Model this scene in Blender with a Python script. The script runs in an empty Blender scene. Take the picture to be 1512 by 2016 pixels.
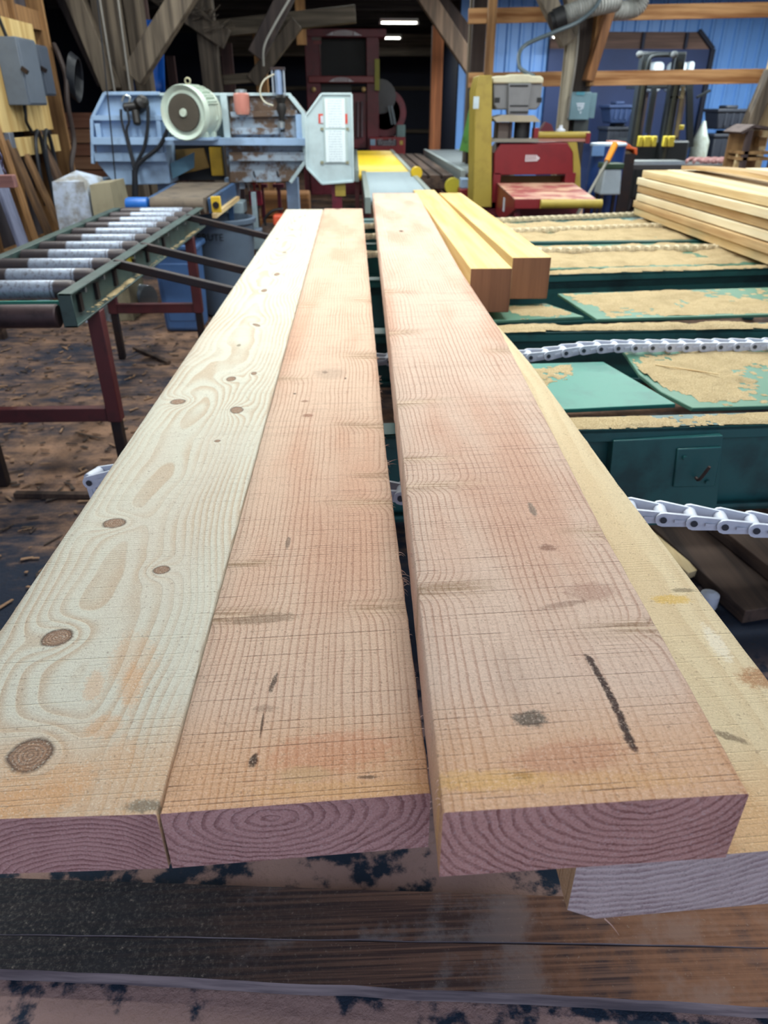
import bpy, bmesh, math, random
from mathutils import Vector, Matrix, noise as mnoise
random.seed(7)
SC = bpy.context.scene
COL = SC.collection
R = math.radians

# ------------------------------------------------------------------ camera
FPX = 1400.0
PITCH = math.atan(792 / FPX)
YAW = math.atan(59 / math.hypot(FPX, 792))
CAM = Vector((0, 0, 1.45))
FW = Vector((math.sin(YAW) * math.cos(PITCH), math.cos(YAW) * math.cos(PITCH), -math.sin(PITCH)))
RT = Vector((math.cos(YAW), -math.sin(YAW), 0))
UP = RT.cross(FW)
cd = bpy.data.cameras.new('camera'); cam = bpy.data.objects.new('camera', cd); COL.objects.link(cam)
cam.matrix_world = Matrix(((RT.x, UP.x, -FW.x, CAM.x), (RT.y, UP.y, -FW.y, CAM.y), (RT.z, UP.z, -FW.z, CAM.z), (0, 0, 0, 1)))
cd.sensor_fit = 'VERTICAL'; cd.sensor_height = 36; cd.sensor_width = 27
cd.lens = FPX * 36 / 2016
cd.clip_start = .02; cd.clip_end = 200
cd.dof.use_dof = True; cd.dof.focus_distance = 1.0; cd.dof.aperture_fstop = 6.5
SC.camera = cam

# ------------------------------------------------------------------ light
wd = bpy.data.worlds.new('world'); SC.world = wd; wd.use_nodes = True
bg = wd.node_tree.nodes['Background']; bg.inputs[0].default_value = (.64, .74, .96, 1); bg.inputs[1].default_value = 1.2
SC.view_settings.view_transform = 'Standard'; SC.view_settings.look = 'None'
SC.view_settings.gamma = 1; SC.view_settings.use_curve_mapping = False
SC.view_settings.exposure = 0.0
# strip lamps out of view; bay, far conveyor, edger and resaw ones added to brighten: (x, y, z, length, rotation, watts)
LAMPS = [(.5, 1.9, 3.0, 1.5, 0, 42), (-.8, 3.0, 3.0, 1.5, 0, 32), (1.1, 3.8, 3.0, 1.5, 0, 40), (-.3, 5.0, 3.0, 1.5, 0, 33), (1.8, 5.8, 3.0, 1.5, 0, 44),
         (3.4, 3.4, 3.0, 1.5, 0, 34), (3.4, 11.4, 3.1, 1.5, 0, 230), (6.4, 11.6, 3.1, 1.5, 0, 260), (-2.0, 5.0, 3.0, 1.5, 90, 44),
         (.3, 8.0, 3.05, 1.5, 0, 32), (3.6, 7.7, 3.05, 1.5, 0, 64), (.5, 10.6, 3.1, 1.5, 0, 46), (-1.4, 7.3, 3.05, 1.5, 0, 22)]


def at(u, v, Y):
    d = FW + (u - 756) / FPX * RT + (1008 - v) / FPX * UP
    return CAM + d * ((Y - CAM.y) / d.y)
def atz(u, v, z):
    d = FW + (u - 756) / FPX * RT + (1008 - v) / FPX * UP
    return CAM + d * ((z - CAM.z) / d.z)
def atx(u, v, x):
    d = FW + (u - 756) / FPX * RT + (1008 - v) / FPX * UP
    return CAM + d * ((x - CAM.x) / d.x)
def mpp(u, v, Y):            # metres per pixel there
    return (at(u, v, Y) - CAM).dot(FW) / FPX

# ------------------------------------------------------------------ material kit
def S(r, g, b):
    f = lambda c: c / 12.92 if c <= .04045 else ((c + .055) / 1.055) ** 2.4
    return (f(r / 255), f(g / 255), f(b / 255), 1)
class NT:
    def __init__(s, name):
        s.mat = bpy.data.materials.new(name); s.mat.use_nodes = True
        s.t = s.mat.node_tree; s.n = s.t.nodes; s.b = s.n['Principled BSDF']
        s.tc = s.n.new('ShaderNodeTexCoord')
    def lk(s, a, b): s.t.links.new(a, b)
    def put(s, sock, v):
        if hasattr(v, 'is_linked'): s.lk(v, sock)
        else: sock.default_value = v
    def m(s, op, a, b=0.0, c=0.0, clamp=False):
        n = s.n.new('ShaderNodeMath'); n.operation = op; n.use_clamp = clamp
        for i, v in enumerate((a, b, c)): s.put(n.inputs[i], v)
        return n.outputs[0]
    def ss(s, x, lo, hi, a=0.0, b=1.0):
        n = s.n.new('ShaderNodeMapRange'); n.interpolation_type = 'SMOOTHSTEP'
        s.put(n.inputs[0], x)
        for i, v in enumerate((lo, hi, a, b)): n.inputs[i + 1].default_value = v
        return n.outputs[0]
    def xyz(s, v=None):
        n = s.n.new('ShaderNodeSeparateXYZ'); s.lk(v or s.tc.outputs['Object'], n.inputs[0]); return n.outputs
    def vec(s, x, y, z):
        n = s.n.new('ShaderNodeCombineXYZ')
        for i, v in enumerate((x, y, z)): s.put(n.inputs[i], v)
        return n.outputs[0]
    def noise(s, v, scale, detail=2.0, rough=.5, out=0):
        n = s.n.new('ShaderNodeTexNoise'); n.inputs['Scale'].default_value = scale
        n.inputs['Detail'].default_value = detail; n.inputs['Roughness'].default_value = rough
        s.lk(v if v is not None else s.tc.outputs['Object'], n.inputs['Vector']); return n.outputs[out]
    def white(s, w):
        n = s.n.new('ShaderNodeTexWhiteNoise'); n.noise_dimensions = '1D'; s.put(n.inputs['W'], w); return n.outputs['Value']
    def mix(s, f, a, b, mode='MIX'):
        n = s.n.new('ShaderNodeMix'); n.data_type = 'RGBA'; n.blend_type = mode
        s.put(n.inputs[0], f); s.put(n.inputs[6], a); s.put(n.inputs[7], b); return n.outputs[2]
    def bump(s, h, strength, dist):
        n = s.n.new('ShaderNodeBump'); n.inputs['Strength'].default_value = strength; n.inputs['Distance'].default_value = dist
        s.lk(h, n.inputs['Height']); s.lk(n.outputs[0], s.b.inputs['Normal'])
    def out(s, col, rough=.6, metal=0.0, spec=None):
        s.put(s.b.inputs['Base Color'], col); s.put(s.b.inputs['Roughness'], rough); s.b.inputs['Metallic'].default_value = metal
        if spec is not None: s.b.inputs['Specular IOR Level'].default_value = spec
        return s.mat
MC = {}
def paint(name, c, rough=.5, metal=0.0, dirt=None, amt=.5, scale=6.0, bump=0.0, spec=None, lo=.45, hi=.7):
    if name in MC: return MC[name]
    g = NT(name)
    col = c
    nz = g.noise(None, scale, 5.0, .65)
    if dirt:
        col = g.mix(g.ss(nz, lo, hi, 0, amt), c, dirt)
    else:
        d = tuple(x * .7 for x in c[:3]) + (1,)
        col = g.mix(g.ss(nz, .35, .7, 0, .45), c, d)
    if bump: g.bump(nz, bump, .01)
    MC[name] = g.out(col, rough, metal, spec); return MC[name]
def wood(name, c1, c2, axis='y', scale=1.0, rough=.75, dirt=None, damt=.6, bump=.25):
    if name in MC: return MC[name]
    g = NT(name); o = g.xyz()
    st = {'x': (1.2, 26, 26), 'y': (26, 1.2, 26), 'z': (26, 26, 1.2)}[axis]
    v = g.vec(*[g.m('MULTIPLY', o[i], st[i] * scale) for i in range(3)])
    n1 = g.noise(v, 1.0, 4.0, .6)
    n2 = g.noise(None, 2.2 * scale, 3.0)
    f = g.ss(n1, .32, .68)
    col = g.mix(f, c1, c2)
    col = g.mix(g.ss(n2, .4, .75, 0, .35), col, tuple(x * .62 for x in c2[:3]) + (1,))
    if dirt: col = g.mix(g.ss(g.noise(None, 4.5, 5.0, .7), .45, .65, 0, damt), col, dirt)
    g.bump(n1, bump, .01)
    MC[name] = g.out(col, rough, 0, .3); return MC[name]
def emit(name, c, s):
    g = NT(name); g.b.inputs['Emission Color'].default_value = c; g.b.inputs['Emission Strength'].default_value = s
    return g.out(c)

# ------------------------------------------------------------------ mesh kit
class B:
    def __init__(s): s.v = []; s.f = []; s.mi = []
    def add(s, vs, fs, mi=0):
        o = len(s.v); s.v += [Vector(p) for p in vs]
        for f in fs: s.f.append([i + o for i in f]); s.mi.append(mi)
        return s
    def hexa(s, p, mi=0):      # p: 4 bottom (ccw from above) + 4 top
        return s.add(p, [(3, 2, 1, 0), (4, 5, 6, 7), (0, 1, 5, 4), (1, 2, 6, 5), (2, 3, 7, 6), (3, 0, 4, 7)], mi)
    def box(s, x0, x1, y0, y1, z0, z1, mi=0):
        return s.hexa([(x0, y0, z0), (x1, y0, z0), (x1, y1, z0), (x0, y1, z0), (x0, y0, z1), (x1, y0, z1), (x1, y1, z1), (x0, y1, z1)], mi)
    def bar(s, p0, p1, w, h, up=(0, 0, 1), mi=0):
        p0 = Vector(p0); p1 = Vector(p1); d = (p1 - p0).normalized(); up = Vector(up)
        if abs(d.dot(up)) > .98: up = Vector((0, 1, 0))
        sx = d.cross(up).normalized() * w / 2; sz = sx.cross(d).normalized() * h / 2
        return s.hexa([p0 - sx - sz, p0 + sx - sz, p1 + sx - sz, p1 - sx - sz, p0 - sx + sz, p0 + sx + sz, p1 + sx + sz, p1 - sx + sz], mi)
    def cyl(s, p0, p1, r, r1=None, n=16, mi=0, caps=True):
        p0 = Vector(p0); p1 = Vector(p1); d = (p1 - p0).normalized(); r1 = r if r1 is None else r1
        a = d.orthogonal().normalized(); b = d.cross(a)
        vs = []
        for p, rr in ((p0, r), (p1, r1)):
            for i in range(n):
                t = 2 * math.pi * i / n; vs.append(p + (a * math.cos(t) + b * math.sin(t)) * rr)
        fs = [(i, (i + 1) % n, n + (i + 1) % n, n + i) for i in range(n)]
        if caps: fs += [tuple(range(n - 1, -1, -1)), tuple(range(n, 2 * n))]
        return s.add(vs, fs, mi)
    def lathe(s, prof, o, d, n=24, mi=0):
        o = Vector(o); d = Vector(d).normalized(); a = d.orthogonal().normalized(); b = d.cross(a); vs = []
        for r, h in prof:
            for i in range(n):
                t = 2 * math.pi * i / n; vs.append(o + d * h + (a * math.cos(t) + b * math.sin(t)) * max(r, 1e-4))
        fs = [(k * n + i, k * n + (i + 1) % n, (k + 1) * n + (i + 1) % n, (k + 1) * n + i) for k in range(len(prof) - 1) for i in range(n)]
        fs += [tuple(range(n - 1, -1, -1)), tuple(range((len(prof) - 1) * n, len(prof) * n))]
        return s.add(vs, fs, mi)
    def tube(s, pts, r, n=8, mi=0, sub=6):
        pts = [Vector(p) for p in pts]
        if len(pts) > 2 and sub > 1:
            q = []
            for i in range(len(pts) - 1):
                a = pts[max(i - 1, 0)]; b = pts[i]; c = pts[i + 1]; d = pts[min(i + 2, len(pts) - 1)]
                for k in range(sub):
                    t = k / sub
                    q.append(.5 * (2 * b + (c - a) * t + (2 * a - 5 * b + 4 * c - d) * t * t + (3 * b - a - 3 * c + d) * t ** 3))
            q.append(pts[-1]); pts = q
        vs = []; pa = None
        for i, p in enumerate(pts):
            d = (pts[min(i + 1, len(pts) - 1)] - pts[max(i - 1, 0)]).normalized()
            a = d.orthogonal().normalized() if pa is None else (pa - d * pa.dot(d)).normalized()
            pa = a; b = d.cross(a); rr = r(i / (len(pts) - 1)) if callable(r) else r
            for k in range(n):
                t = 2 * math.pi * k / n; vs.append(p + (a * math.cos(t) + b * math.sin(t)) * rr)
        m = len(pts)
        fs = [(i * n + k, i * n + (k + 1) % n, (i + 1) * n + (k + 1) % n, (i + 1) * n + k) for i in range(m - 1) for k in range(n)]
        fs += [tuple(range(n - 1, -1, -1)), tuple(range((m - 1) * n, m * n))]
        return s.add(vs, fs, mi)
    def prism(s, poly, off, mi=0):   # poly: 3-D points, off: extrusion vector
        n = len(poly); off = Vector(off); a = [Vector(p) for p in poly]
        nrm = Vector((0, 0, 0))
        for i in range(n): nrm += a[i].cross(a[(i + 1) % n])
        if nrm.dot(off) > 0: a.reverse()
        vs = a + [p + off for p in a]
        fs = [tuple(range(n)), tuple(range(2 * n - 1, n - 1, -1))] + [(i, i + n, (i + 1) % n + n, (i + 1) % n) for i in range(n)]
        return s.add(vs, fs, mi)
    def front(s, px, Y, depth, mi=0):  # outline in the plane y = Y, given its own thickness
        return s.prism([at(u, v, Y) for u, v in px], (0, depth, 0), mi)
    def rect(s, u0, v0, u1, v1, Y, depth, mi=0):
        m_ = (v0 + v1) / 2; return s.box(at(u0, m_, Y).x, at(u1, m_, Y).x, Y, Y + depth, at(u0, v1, Y).z, at(u1, v0, Y).z, mi)
    def build(s, name, mats, parent=None, loc=None, bevel=0.0, seg=2, smooth=True, angle=32):
        o0 = Vector(loc) if loc is not None else (parent_world(parent) if parent else Vector((0, 0, 0)))
        me = bpy.data.meshes.new(name); me.from_pydata([p - o0 for p in s.v], [], s.f)
        if not isinstance(mats, (list, tuple)): mats = [mats]
        for m in mats: me.materials.append(m)
        me.polygons.foreach_set('material_index', s.mi); me.validate()
        bm = bmesh.new(); bm.from_mesh(me); bmesh.ops.recalc_face_normals(bm, faces=bm.faces); bm.to_mesh(me); bm.free()
        if smooth:
            me.polygons.foreach_set('use_smooth', [True] * len(me.polygons)); me.set_sharp_from_angle(angle=R(angle))
        o = bpy.data.objects.new(name, me); COL.objects.link(o)
        if parent: o.parent = parent
        if loc is not None and not parent: o.location = o0
        elif loc is not None: o.location = o0 - parent_world(parent)
        if bevel:
            md = o.modifiers.new('bevel', 'BEVEL'); md.width = bevel; md.segments = seg; md.limit_method = 'ANGLE'; md.angle_limit = R(40)
        return o
def parent_world(p):
    v = Vector((0, 0, 0))
    while p: v += p.location; p = p.parent
    return v
def tag(o, label, cat, group=None, kind=None):
    o['label'] = label; o['category'] = cat
    if group: o['group'] = group
    if kind: o['kind'] = kind
    return o
def thing(name, label, cat, loc, group=None):
    o = bpy.data.objects.new(name, None); COL.objects.link(o); o.location = loc; o.empty_display_size = .1
    return tag(o, label, cat, group)
def struct(o): o['kind'] = 'structure'; return o
def stuff(o): o['kind'] = 'stuff'; return o
def copy_tree(o, parent=None):
    c = o.copy(); COL.objects.link(c)
    if parent: c.parent = parent
    for ch in o.children: copy_tree(ch, c)
    return c
def lab(o, t): o['label'] = t; return o

# ------------------------------------------------------------------ colours
GREEN = paint('green paint', S(38, 92, 92), .38, dirt=S(24, 50, 54), amt=.7, scale=5, bump=.05)
TEAL = paint('teal plate paint', S(52, 130, 116), .45, dirt=S(40, 104, 98), amt=.6, scale=7)
RAILG = paint('conveyor green', S(58, 78, 76), .45, dirt=S(34, 42, 44), amt=.8, scale=9)
MAROON = paint('maroon paint', S(86, 36, 40), .5, dirt=S(50, 30, 34), amt=.6, scale=8)
STEELD = paint('dark steel', S(52, 46, 48), .45, .6, dirt=S(70, 52, 46), amt=.6, scale=12)
BLACK = paint('black rubber', S(20, 22, 26), .55)
SILVER = paint('zinc steel', S(176, 184, 188), .32, .75)
ZINC = paint('zinc roller', S(138, 158, 168), .32, .2)
GREYB = paint('machine blue grey', S(150, 178, 212), .45, dirt=S(112, 128, 150), amt=.5, scale=4)
GREYW = paint('machine pale grey', S(186, 206, 212), .42, dirt=S(150, 165, 170), amt=.4, scale=5)
RUSTY = paint('machine grey with rusty pitch', S(150, 165, 182), .5, dirt=S(92, 66, 40), amt=.95, scale=5.5, lo=.43, hi=.56)
RED = paint('red enamel', S(122, 26, 34), .38, dirt=S(104, 20, 30), amt=.5)
DRED = paint('dark red enamel', S(100, 28, 44), .45, dirt=S(60, 20, 34), amt=.6)
YEL = paint('mustard enamel', S(166, 146, 62), .45, dirt=S(132, 112, 46), amt=.5)
YELB = paint('bright yellow roller', S(246, 208, 60), .3)
NAVY = paint('navy siding', S(28, 50, 98), .6, dirt=S(20, 38, 78), amt=.5, scale=1.2)
NAVYD = paint('dark navy wall', S(14, 24, 48), .7, dirt=S(8, 14, 30), amt=.5, scale=1.2)
BLUE = paint('blue steel siding', S(104, 156, 226), .45, dirt=S(84, 134, 206), amt=.4, scale=1.5)
ORW = wood('fresh girt wood', S(196, 152, 106), S(138, 92, 56), 'x', .8)
ORWZ = wood('fresh stud wood', S(166, 126, 84), S(112, 80, 52), 'z', .8)
OLDW = wood('old grey timber', S(118, 106, 92), S(62, 54, 47), 'z', .6)
OLDX = wood('old beam', S(110, 100, 88), S(64, 58, 50), 'x', .6)
PLY = wood('plywood sheet', S(222, 196, 138), S(184, 150, 92), 'z', .55)
FRESH = wood('fresh sawn lumber', S(232, 210, 164), S(206, 172, 122), 'y', .7)
AMBER = wood('amber timber', S(232, 206, 146), S(212, 170, 100), 'y', .45)
DARKW = wood('dark plank', S(92, 74, 64), S(52, 42, 40), 'y', .6)
WHITEP = paint('white chain plastic', S(206, 212, 226), .4, dirt=S(160, 166, 180), amt=.4, scale=14)
CREAMC = paint('dusty cream chain', S(224, 212, 184), .7, dirt=S(150, 136, 108), amt=.6, scale=18)
DUST = None
def sawdust_mat(name, c1, c2):
    g = NT(name); n = g.noise(None, 260, 3, .7); n2 = g.noise(None, 9, 4)
    col = g.mix(g.ss(n, .3, .7), c1, c2); col = g.mix(g.ss(n2, .4, .7, 0, .35), col, tuple(x * .7 for x in c2[:3]) + (1,))
    g.bump(g.m('ADD', n, g.noise(None, 50, 4, .7)), .9, .008); return g.out(col, .95, 0, .1)
DUST = sawdust_mat('pale sawdust', S(226, 206, 166), S(188, 162, 122))

# ================================================================== STRUCTURE
# floor
def floor_mat():
    g = NT('mill floor'); o = g.xyz()
    n1 = g.noise(None, 1.1, 6, .62); n2 = g.noise(None, 5.0, 6, .7); n3 = g.noise(None, 60, 4, .7)
    v = g.vec(g.m('MULTIPLY', o[0], 3), g.m('MULTIPLY', o[1], 9), o[2]); n4 = g.noise(v, 1.6, 5, .7)
    dark = S(44, 50, 64); dust = S(150, 118, 98); dust2 = S(100, 82, 74)
    right = g.m('ADD', g.ss(g.m('ADD', o[0], g.m('MULTIPLY', o[1], .25)), -1.6, .2), g.ss(o[1], 2.0, 3.0, -2.2, 0))  # the y term thins the dust close to camera, painting shade onto the floor
    f = g.m('ADD', g.m('MULTIPLY', n1, .62), g.m('MULTIPLY', n4, .38))
    f = g.m('ADD', f, g.m('MULTIPLY', right, .06))
    col = g.mix(g.ss(f, .44, .60), dark, g.mix(g.ss(n2, .35, .65), dust2, dust))
    col = g.mix(g.ss(n3, .52, .75, 0, .55), col, S(58, 50, 48))
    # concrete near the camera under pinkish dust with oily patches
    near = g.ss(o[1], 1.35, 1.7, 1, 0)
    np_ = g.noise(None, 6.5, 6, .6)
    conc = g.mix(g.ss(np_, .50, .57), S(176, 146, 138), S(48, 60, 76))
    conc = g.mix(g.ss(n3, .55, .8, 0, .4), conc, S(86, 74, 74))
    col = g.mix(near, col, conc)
    h = g.m('ADD', g.m('MULTIPLY', n2, .7), g.m('MULTIPLY', n3, .3)); g.bump(h, .7, .02)
    return g.out(col, .9, 0, .15)
b = B(); nx, ny = 60, 90
X0, X1, Y0, Y1 = -6, 10, -3, 24
vs = []
for j in range(ny + 1):
    for i in range(nx + 1):
        x = X0 + (X1 - X0) * i / nx; y = Y0 + (Y1 - Y0) * j / ny
        h = 0.0 if (abs(x) > 2.6 or y > 7 or y < 1.4) else .012 * mnoise.noise(Vector((x * 2.1, y * 2.1, 3)))
        vs.append((x, y, min(h, 0.004) - .004))
b.add(vs, [(j * (nx + 1) + i, j * (nx + 1) + i + 1, (j + 1) * (nx + 1) + i + 1, (j + 1) * (nx + 1) + i) for j in range(ny) for i in range(nx)])
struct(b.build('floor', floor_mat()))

# ceiling deck and rafters
ce = struct(B().box(-6, 10, -1.2, 24, 3.3, 3.36).build('ceiling', paint('roof underside', S(58, 60, 66), .8), bevel=0))
RAFT = wood('rafter', S(84, 80, 76), S(50, 48, 48), 'x', .5)
for k in range(16):
    y = -.6 + k * 1.6
    if abs(y - 8.6) < .3: y += .4
    B().box(-5.9, 9.9, y, y + .06, 3.15, 3.3).build('rafter', RAFT, ce)
# back wall (dark) with girts
wb = struct(B().box(-6, 2.1, 22, 22.1, 0, 3.3).build('wall_back', NAVYD))
for z in (.9, 1.9): B().box(-5.5, 2.05, 21.93, 22, z, z + .09).build('girt', OLDX, wb)
# header beam under the far roof
struct(B().box(-3.5, 2.2, 19.9, 20.1, 2.55, 3.0).build('trim_1', OLDX, bevel=.01))
# side wall joining the two back walls, right wall, far left wall
struct(B().box(2.1, 2.2, 15.3, 22, 0, 3.3).build('wall_jog', NAVYD))
struct(B().box(10, 10.1, -1, 15.3, 0, 3.3).build('wall_right', NAVYD))
struct(B().box(-6.1, -6, -1, 22, 0, 3.3).build('wall_far_left', NAVYD))
# blue corrugated wall, panel by panel
wr = struct(B().box(1.9, 10, 15.25, 15.3, 0, 3.3).build('wall_back_right', NAVYD))
pw = .92; k = 0; xx = 1.92
while xx < 9.9:
    q = B(); prof = []
    nr = 4
    for r_ in range(nr):
        x = xx + pw * r_ / nr; w = pw / nr
        prof += [(x, 15.2), (x + w * .58, 15.2), (x + w * .68, 15.165), (x + w * .88, 15.165), (x + w * .98, 15.2)]
    pts = [(x, y) for x, y in prof]
    n = len(pts)
    vv = [(x, y, 0.0) for x, y in pts] + [(x, y, 3.28) for x, y in pts] + [(x, y + .02, 0.0) for x, y in pts] + [(x, y + .02, 3.28) for x, y in pts]
    q.add(vv, [(i, i + 1, n + i + 1, n + i) for i in range(n - 1)] + [(2 * n + i + 1, 2 * n + i, 3 * n + i, 3 * n + i + 1) for i in range(n - 1)])
    q.build('siding_panel', BLUE, wr, smooth=False); xx += pw; k += 1
# big navy sliding door with clipped upper corner, header of bare boards
d = at(1086, 70, 15.0); e = at(1404, 70, 15.0)
dz = at(1250, 96, 15.0).z; tz = at(1250, 62, 15.0).z
dr = struct(B().prism([(d.x, 15.05, .02), (e.x - .05, 15.05, .02), (e.x + .02, 15.05, dz - .05), (e.x + .02, 15.05, dz + .0), (d.x, 15.05, dz)], (0, .1, 0)).build('door_1', NAVY))
B().prism([(d.x, 15.05, dz), (e.x, 15.05, dz), (e.x - .28, 15.05, tz), (d.x, 15.05, tz)], (0, .1, 0)).build('header_board', wood('header ply', S(120, 96, 88), S(86, 70, 66), 'x', .5), dr)
for u in (1170, 1265, 1350): B().rect(u, 64, u + 5, 95, 14.98, .07).build('header_stud', paint('navy stud', S(30, 38, 62), .7), dr)
B().bar((e.x + .05, 15.02, .02), (e.x + .05, 15.02, dz), .08, .06).build('door_edge', NAVYD, dr)
B().bar((e.x + .05, 15.02, dz), (e.x - .26, 15.02, tz + .02), .08, .06).build('door_edge', NAVYD, dr)

# left wall: studs, siding, girts
wl = struct(B().box(-2.86, -2.80, -1, 7.75, 0, 3.3).build('wall_left', wood('weathered siding', S(84, 80, 88), S(56, 54, 62), 'z', .6)))
for y in (3.3, 3.9, 4.5, 5.12, 5.73, 6.34, 6.94, 7.58):
    B().box(-2.80, -2.66, y - .02, y + .02, 0, 3.3).build('stud', ORWZ, wl, bevel=.002)
for z in (.35, 2.05):
    for y0, y1 in ((5.75, 6.32), (6.36, 6.92), (6.96, 7.56)):
        B().box(-2.79, -2.70, y0, y1, z, z + .14).build('blocking', ORWZ, wl)

# ================================================================== MAIN PLANKS
def plank_mats(name, light, late, heart, cx, cz, spacing, knots=(), spikes=(), streaks=(), warp=.05, warpy=.9, endc=None, endl=None, heartf=(.45, .7), seed=0.0, sawamt=.55, endcz=None, lwlo=.25, lwk=.5, rip=1.0, lin=False, endcx=None, endsx=1.0):
    """top material and end-grain material sharing one solid ring field; all marks in board coordinates"""
    res = []
    for end in (False, True):
        g = NT(name + (' end grain' if end else '')); o = g.xyz(); x, y, z = o[0], o[1], o[2]
        sv = g.vec(g.m('ADD', g.m('MULTIPLY', x, 1.6), seed), g.m('MULTIPLY', y, warpy), g.m('MULTIPLY', z, 1.0))
        nz = g.noise(sv, 2.0, 2.0, .45)
        wv = g.m('MULTIPLY', g.m('SUBTRACT', nz, .5), warp * (0.25 if end else 1))
        sv2 = g.vec(g.m('MULTIPLY', x, 9), g.m('MULTIPLY', y, 5), seed)
        w2 = g.m('MULTIPLY', g.m('SUBTRACT', g.noise(sv2, 1.0, 2.0), .5), .012)
        dx = g.m('MULTIPLY', g.m('SUBTRACT', x, endcx if (end and endcx is not None) else cx), endsx if end else 1.0); dzv = g.m('SUBTRACT', z, endcz if (end and endcz is not None) else cz)
        r = g.m('SQRT', g.m('ADD', g.m('MULTIPLY', dx, dx), g.m('MULTIPLY', dzv, dzv)))
        if lin and not end: r = g.m('ADD', g.m('ADD', x, 1.0), g.m('MULTIPLY', g.m('SUBTRACT', g.noise(g.vec(g.m('MULTIPLY', x, 16), g.m('MULTIPLY', y, .8), seed), 1.0, 2.0), .5), .03))
        r = g.m('ADD', g.m('ADD', r, wv), w2)
        if end: r = g.m('ADD', r, g.m('MULTIPLY', g.m('SUBTRACT', g.noise(None, 13, 4, .6), .5), .022))
        km = None; kr = None; kc = None
        if not end:
            wob = g.m('MULTIPLY', g.m('SUBTRACT', g.noise(None, 45, 3), .5), .35)
            for (kx, ky, ra, rb, rot) in knots:
                ax = g.m('SUBTRACT', x, kx); ay = g.m('SUBTRACT', y, ky)
                c, s_ = math.cos(rot), math.sin(rot)
                p = g.m('ADD', g.m('MULTIPLY', ax, c / ra), g.m('MULTIPLY', ay, s_ / ra))
                q = g.m('ADD', g.m('MULTIPLY', ax, -s_ / rb), g.m('MULTIPLY', ay, c / rb))
                e = g.m('SQRT', g.m('ADD', g.m('MULTIPLY', p, p), g.m('MULTIPLY', q, q)))
                r = g.m('ADD', r, g.m('MULTIPLY', g.m('POWER', 2.718, g.m('MULTIPLY', g.m('MULTIPLY', e, e), -.22)), ra * 1.6))
                e = g.m('ADD', e, wob)
                mk = g.ss(e, .92, 1.06, 1, 0)
                rg = g.m('SUBTRACT', 1.0, g.m('MINIMUM', g.m('MULTIPLY', g.m('ABSOLUTE', g.m('SUBTRACT', e, 1.0)), 5.0), 1.0))
                halo = g.m('MULTIPLY', g.ss(e, 1.0, 1.9, 1, 0), .5)
                cr = g.m('MULTIPLY', g.m('ADD', g.m('SINE', g.m('MULTIPLY', e, 30)), 1.0), mk)
                km = mk if km is None else g.m('MAXIMUM', km, mk); kr = rg if kr is None else g.m('MAXIMUM', kr, rg)
                kc = cr if kc is None else g.m('MAXIMUM', kc, cr)
        sm = None
        if not end:
            nz2 = g.noise(g.vec(g.m('MULTIPLY', x, 14), g.m('MULTIPLY', y, 30), seed), 1.0, 2.0)
            for (side, y0, wid, ln, tilt, st) in spikes:     # limb streaks running in from one edge
                dd = g.m('MULTIPLY', g.m('SUBTRACT', x, side), 1 if side < 0 else -1)   # distance in from that edge
                yy = g.m('SUBTRACT', g.m('SUBTRACT', y, y0), g.m('MULTIPLY', dd, tilt))
                yy = g.m('DIVIDE', yy, wid)
                gs = g.m('POWER', 2.718, g.m('MULTIPLY', g.m('MULTIPLY', yy, yy), -1))
                fx = g.ss(dd, ln * .25, ln, 1, 0)
                gg = g.m('MULTIPLY', gs, fx)
                r = g.m('ADD', r, g.m('MULTIPLY', gg, st * rip))
                y3 = g.m('MULTIPLY', g.m('ADD', yy, g.m('MULTIPLY', g.m('SUBTRACT', nz2, .5), 1.1)), 1.25); g3 = g.m('MULTIPLY', g.m('POWER', 2.718, g.m('MULTIPLY', g.m('MULTIPLY', y3, y3), -1)), fx)
                sm = g3 if sm is None else g.m('MAXIMUM', sm, g3)
        fr = g.m('FRACT', g.m('DIVIDE', r, spacing * (.8 if end else 1)))
        lw = g.m('MULTIPLY', g.ss(fr, lwlo, .86), g.ss(fr, .90, 1.0, 1, 0))
        nb = g.noise(g.vec(g.m('MULTIPLY', x, 7), g.m('MULTIPLY', y, 1.6), g.m('MULTIPLY', z, 4)), 1.0, 3.0)
        sp = g.noise(None, 700, 3, .7); sp2 = g.noise(None, 160, 4, .7)
        if end:
            col = g.mix(g.m('MULTIPLY', lw, g.ss(g.noise(None, 38, 3, .6), .3, .7, .25, .85)), endc, endl)
            col = g.mix(g.ss(nb, .4, .7, 0, .45), col, tuple(c * .72 for c in endl[:3]) + (1,))
            h = g.m('ADD', g.m('MULTIPLY', lw, -.8), g.m('MULTIPLY', sp2, .5)); h = g.m('ADD', h, g.m('MULTIPLY', sp, .3))
            fz = g.noise(None, 420, 4, .8); col = g.mix(g.ss(fz, .52, .64, 0, .5), col, S(222, 196, 194)); col = g.mix(g.ss(fz, .46, .36, 0, .5), col, tuple(c * .55 for c in endl[:3]) + (1,))
            h = g.m('ADD', h, g.m('MULTIPLY', fz, .8)); g.bump(h, .9, .003); res.append(g.out(col, .85, 0, .2)); continue
        col = g.mix(g.ss(nb, heartf[0], heartf[1], .12, .72), light, heart)
        lwm = g.ss(g.noise(g.vec(g.m('MULTIPLY', x, 13), g.m('MULTIPLY', y, 4), seed), 1.0, 3.0), .34, .62, .35, 1.25)
        col = g.mix(g.m('MULTIPLY', g.m('MULTIPLY', lw, lwk), lwm, clamp=True), col, late)
        # end stain: the last hand's breadth is wet and orange
        es = g.m('MULTIPLY', g.ss(g.m('ADD', y, g.m('MULTIPLY', nb, -.08)), .0, .13, 1, 0), .5)
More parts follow.
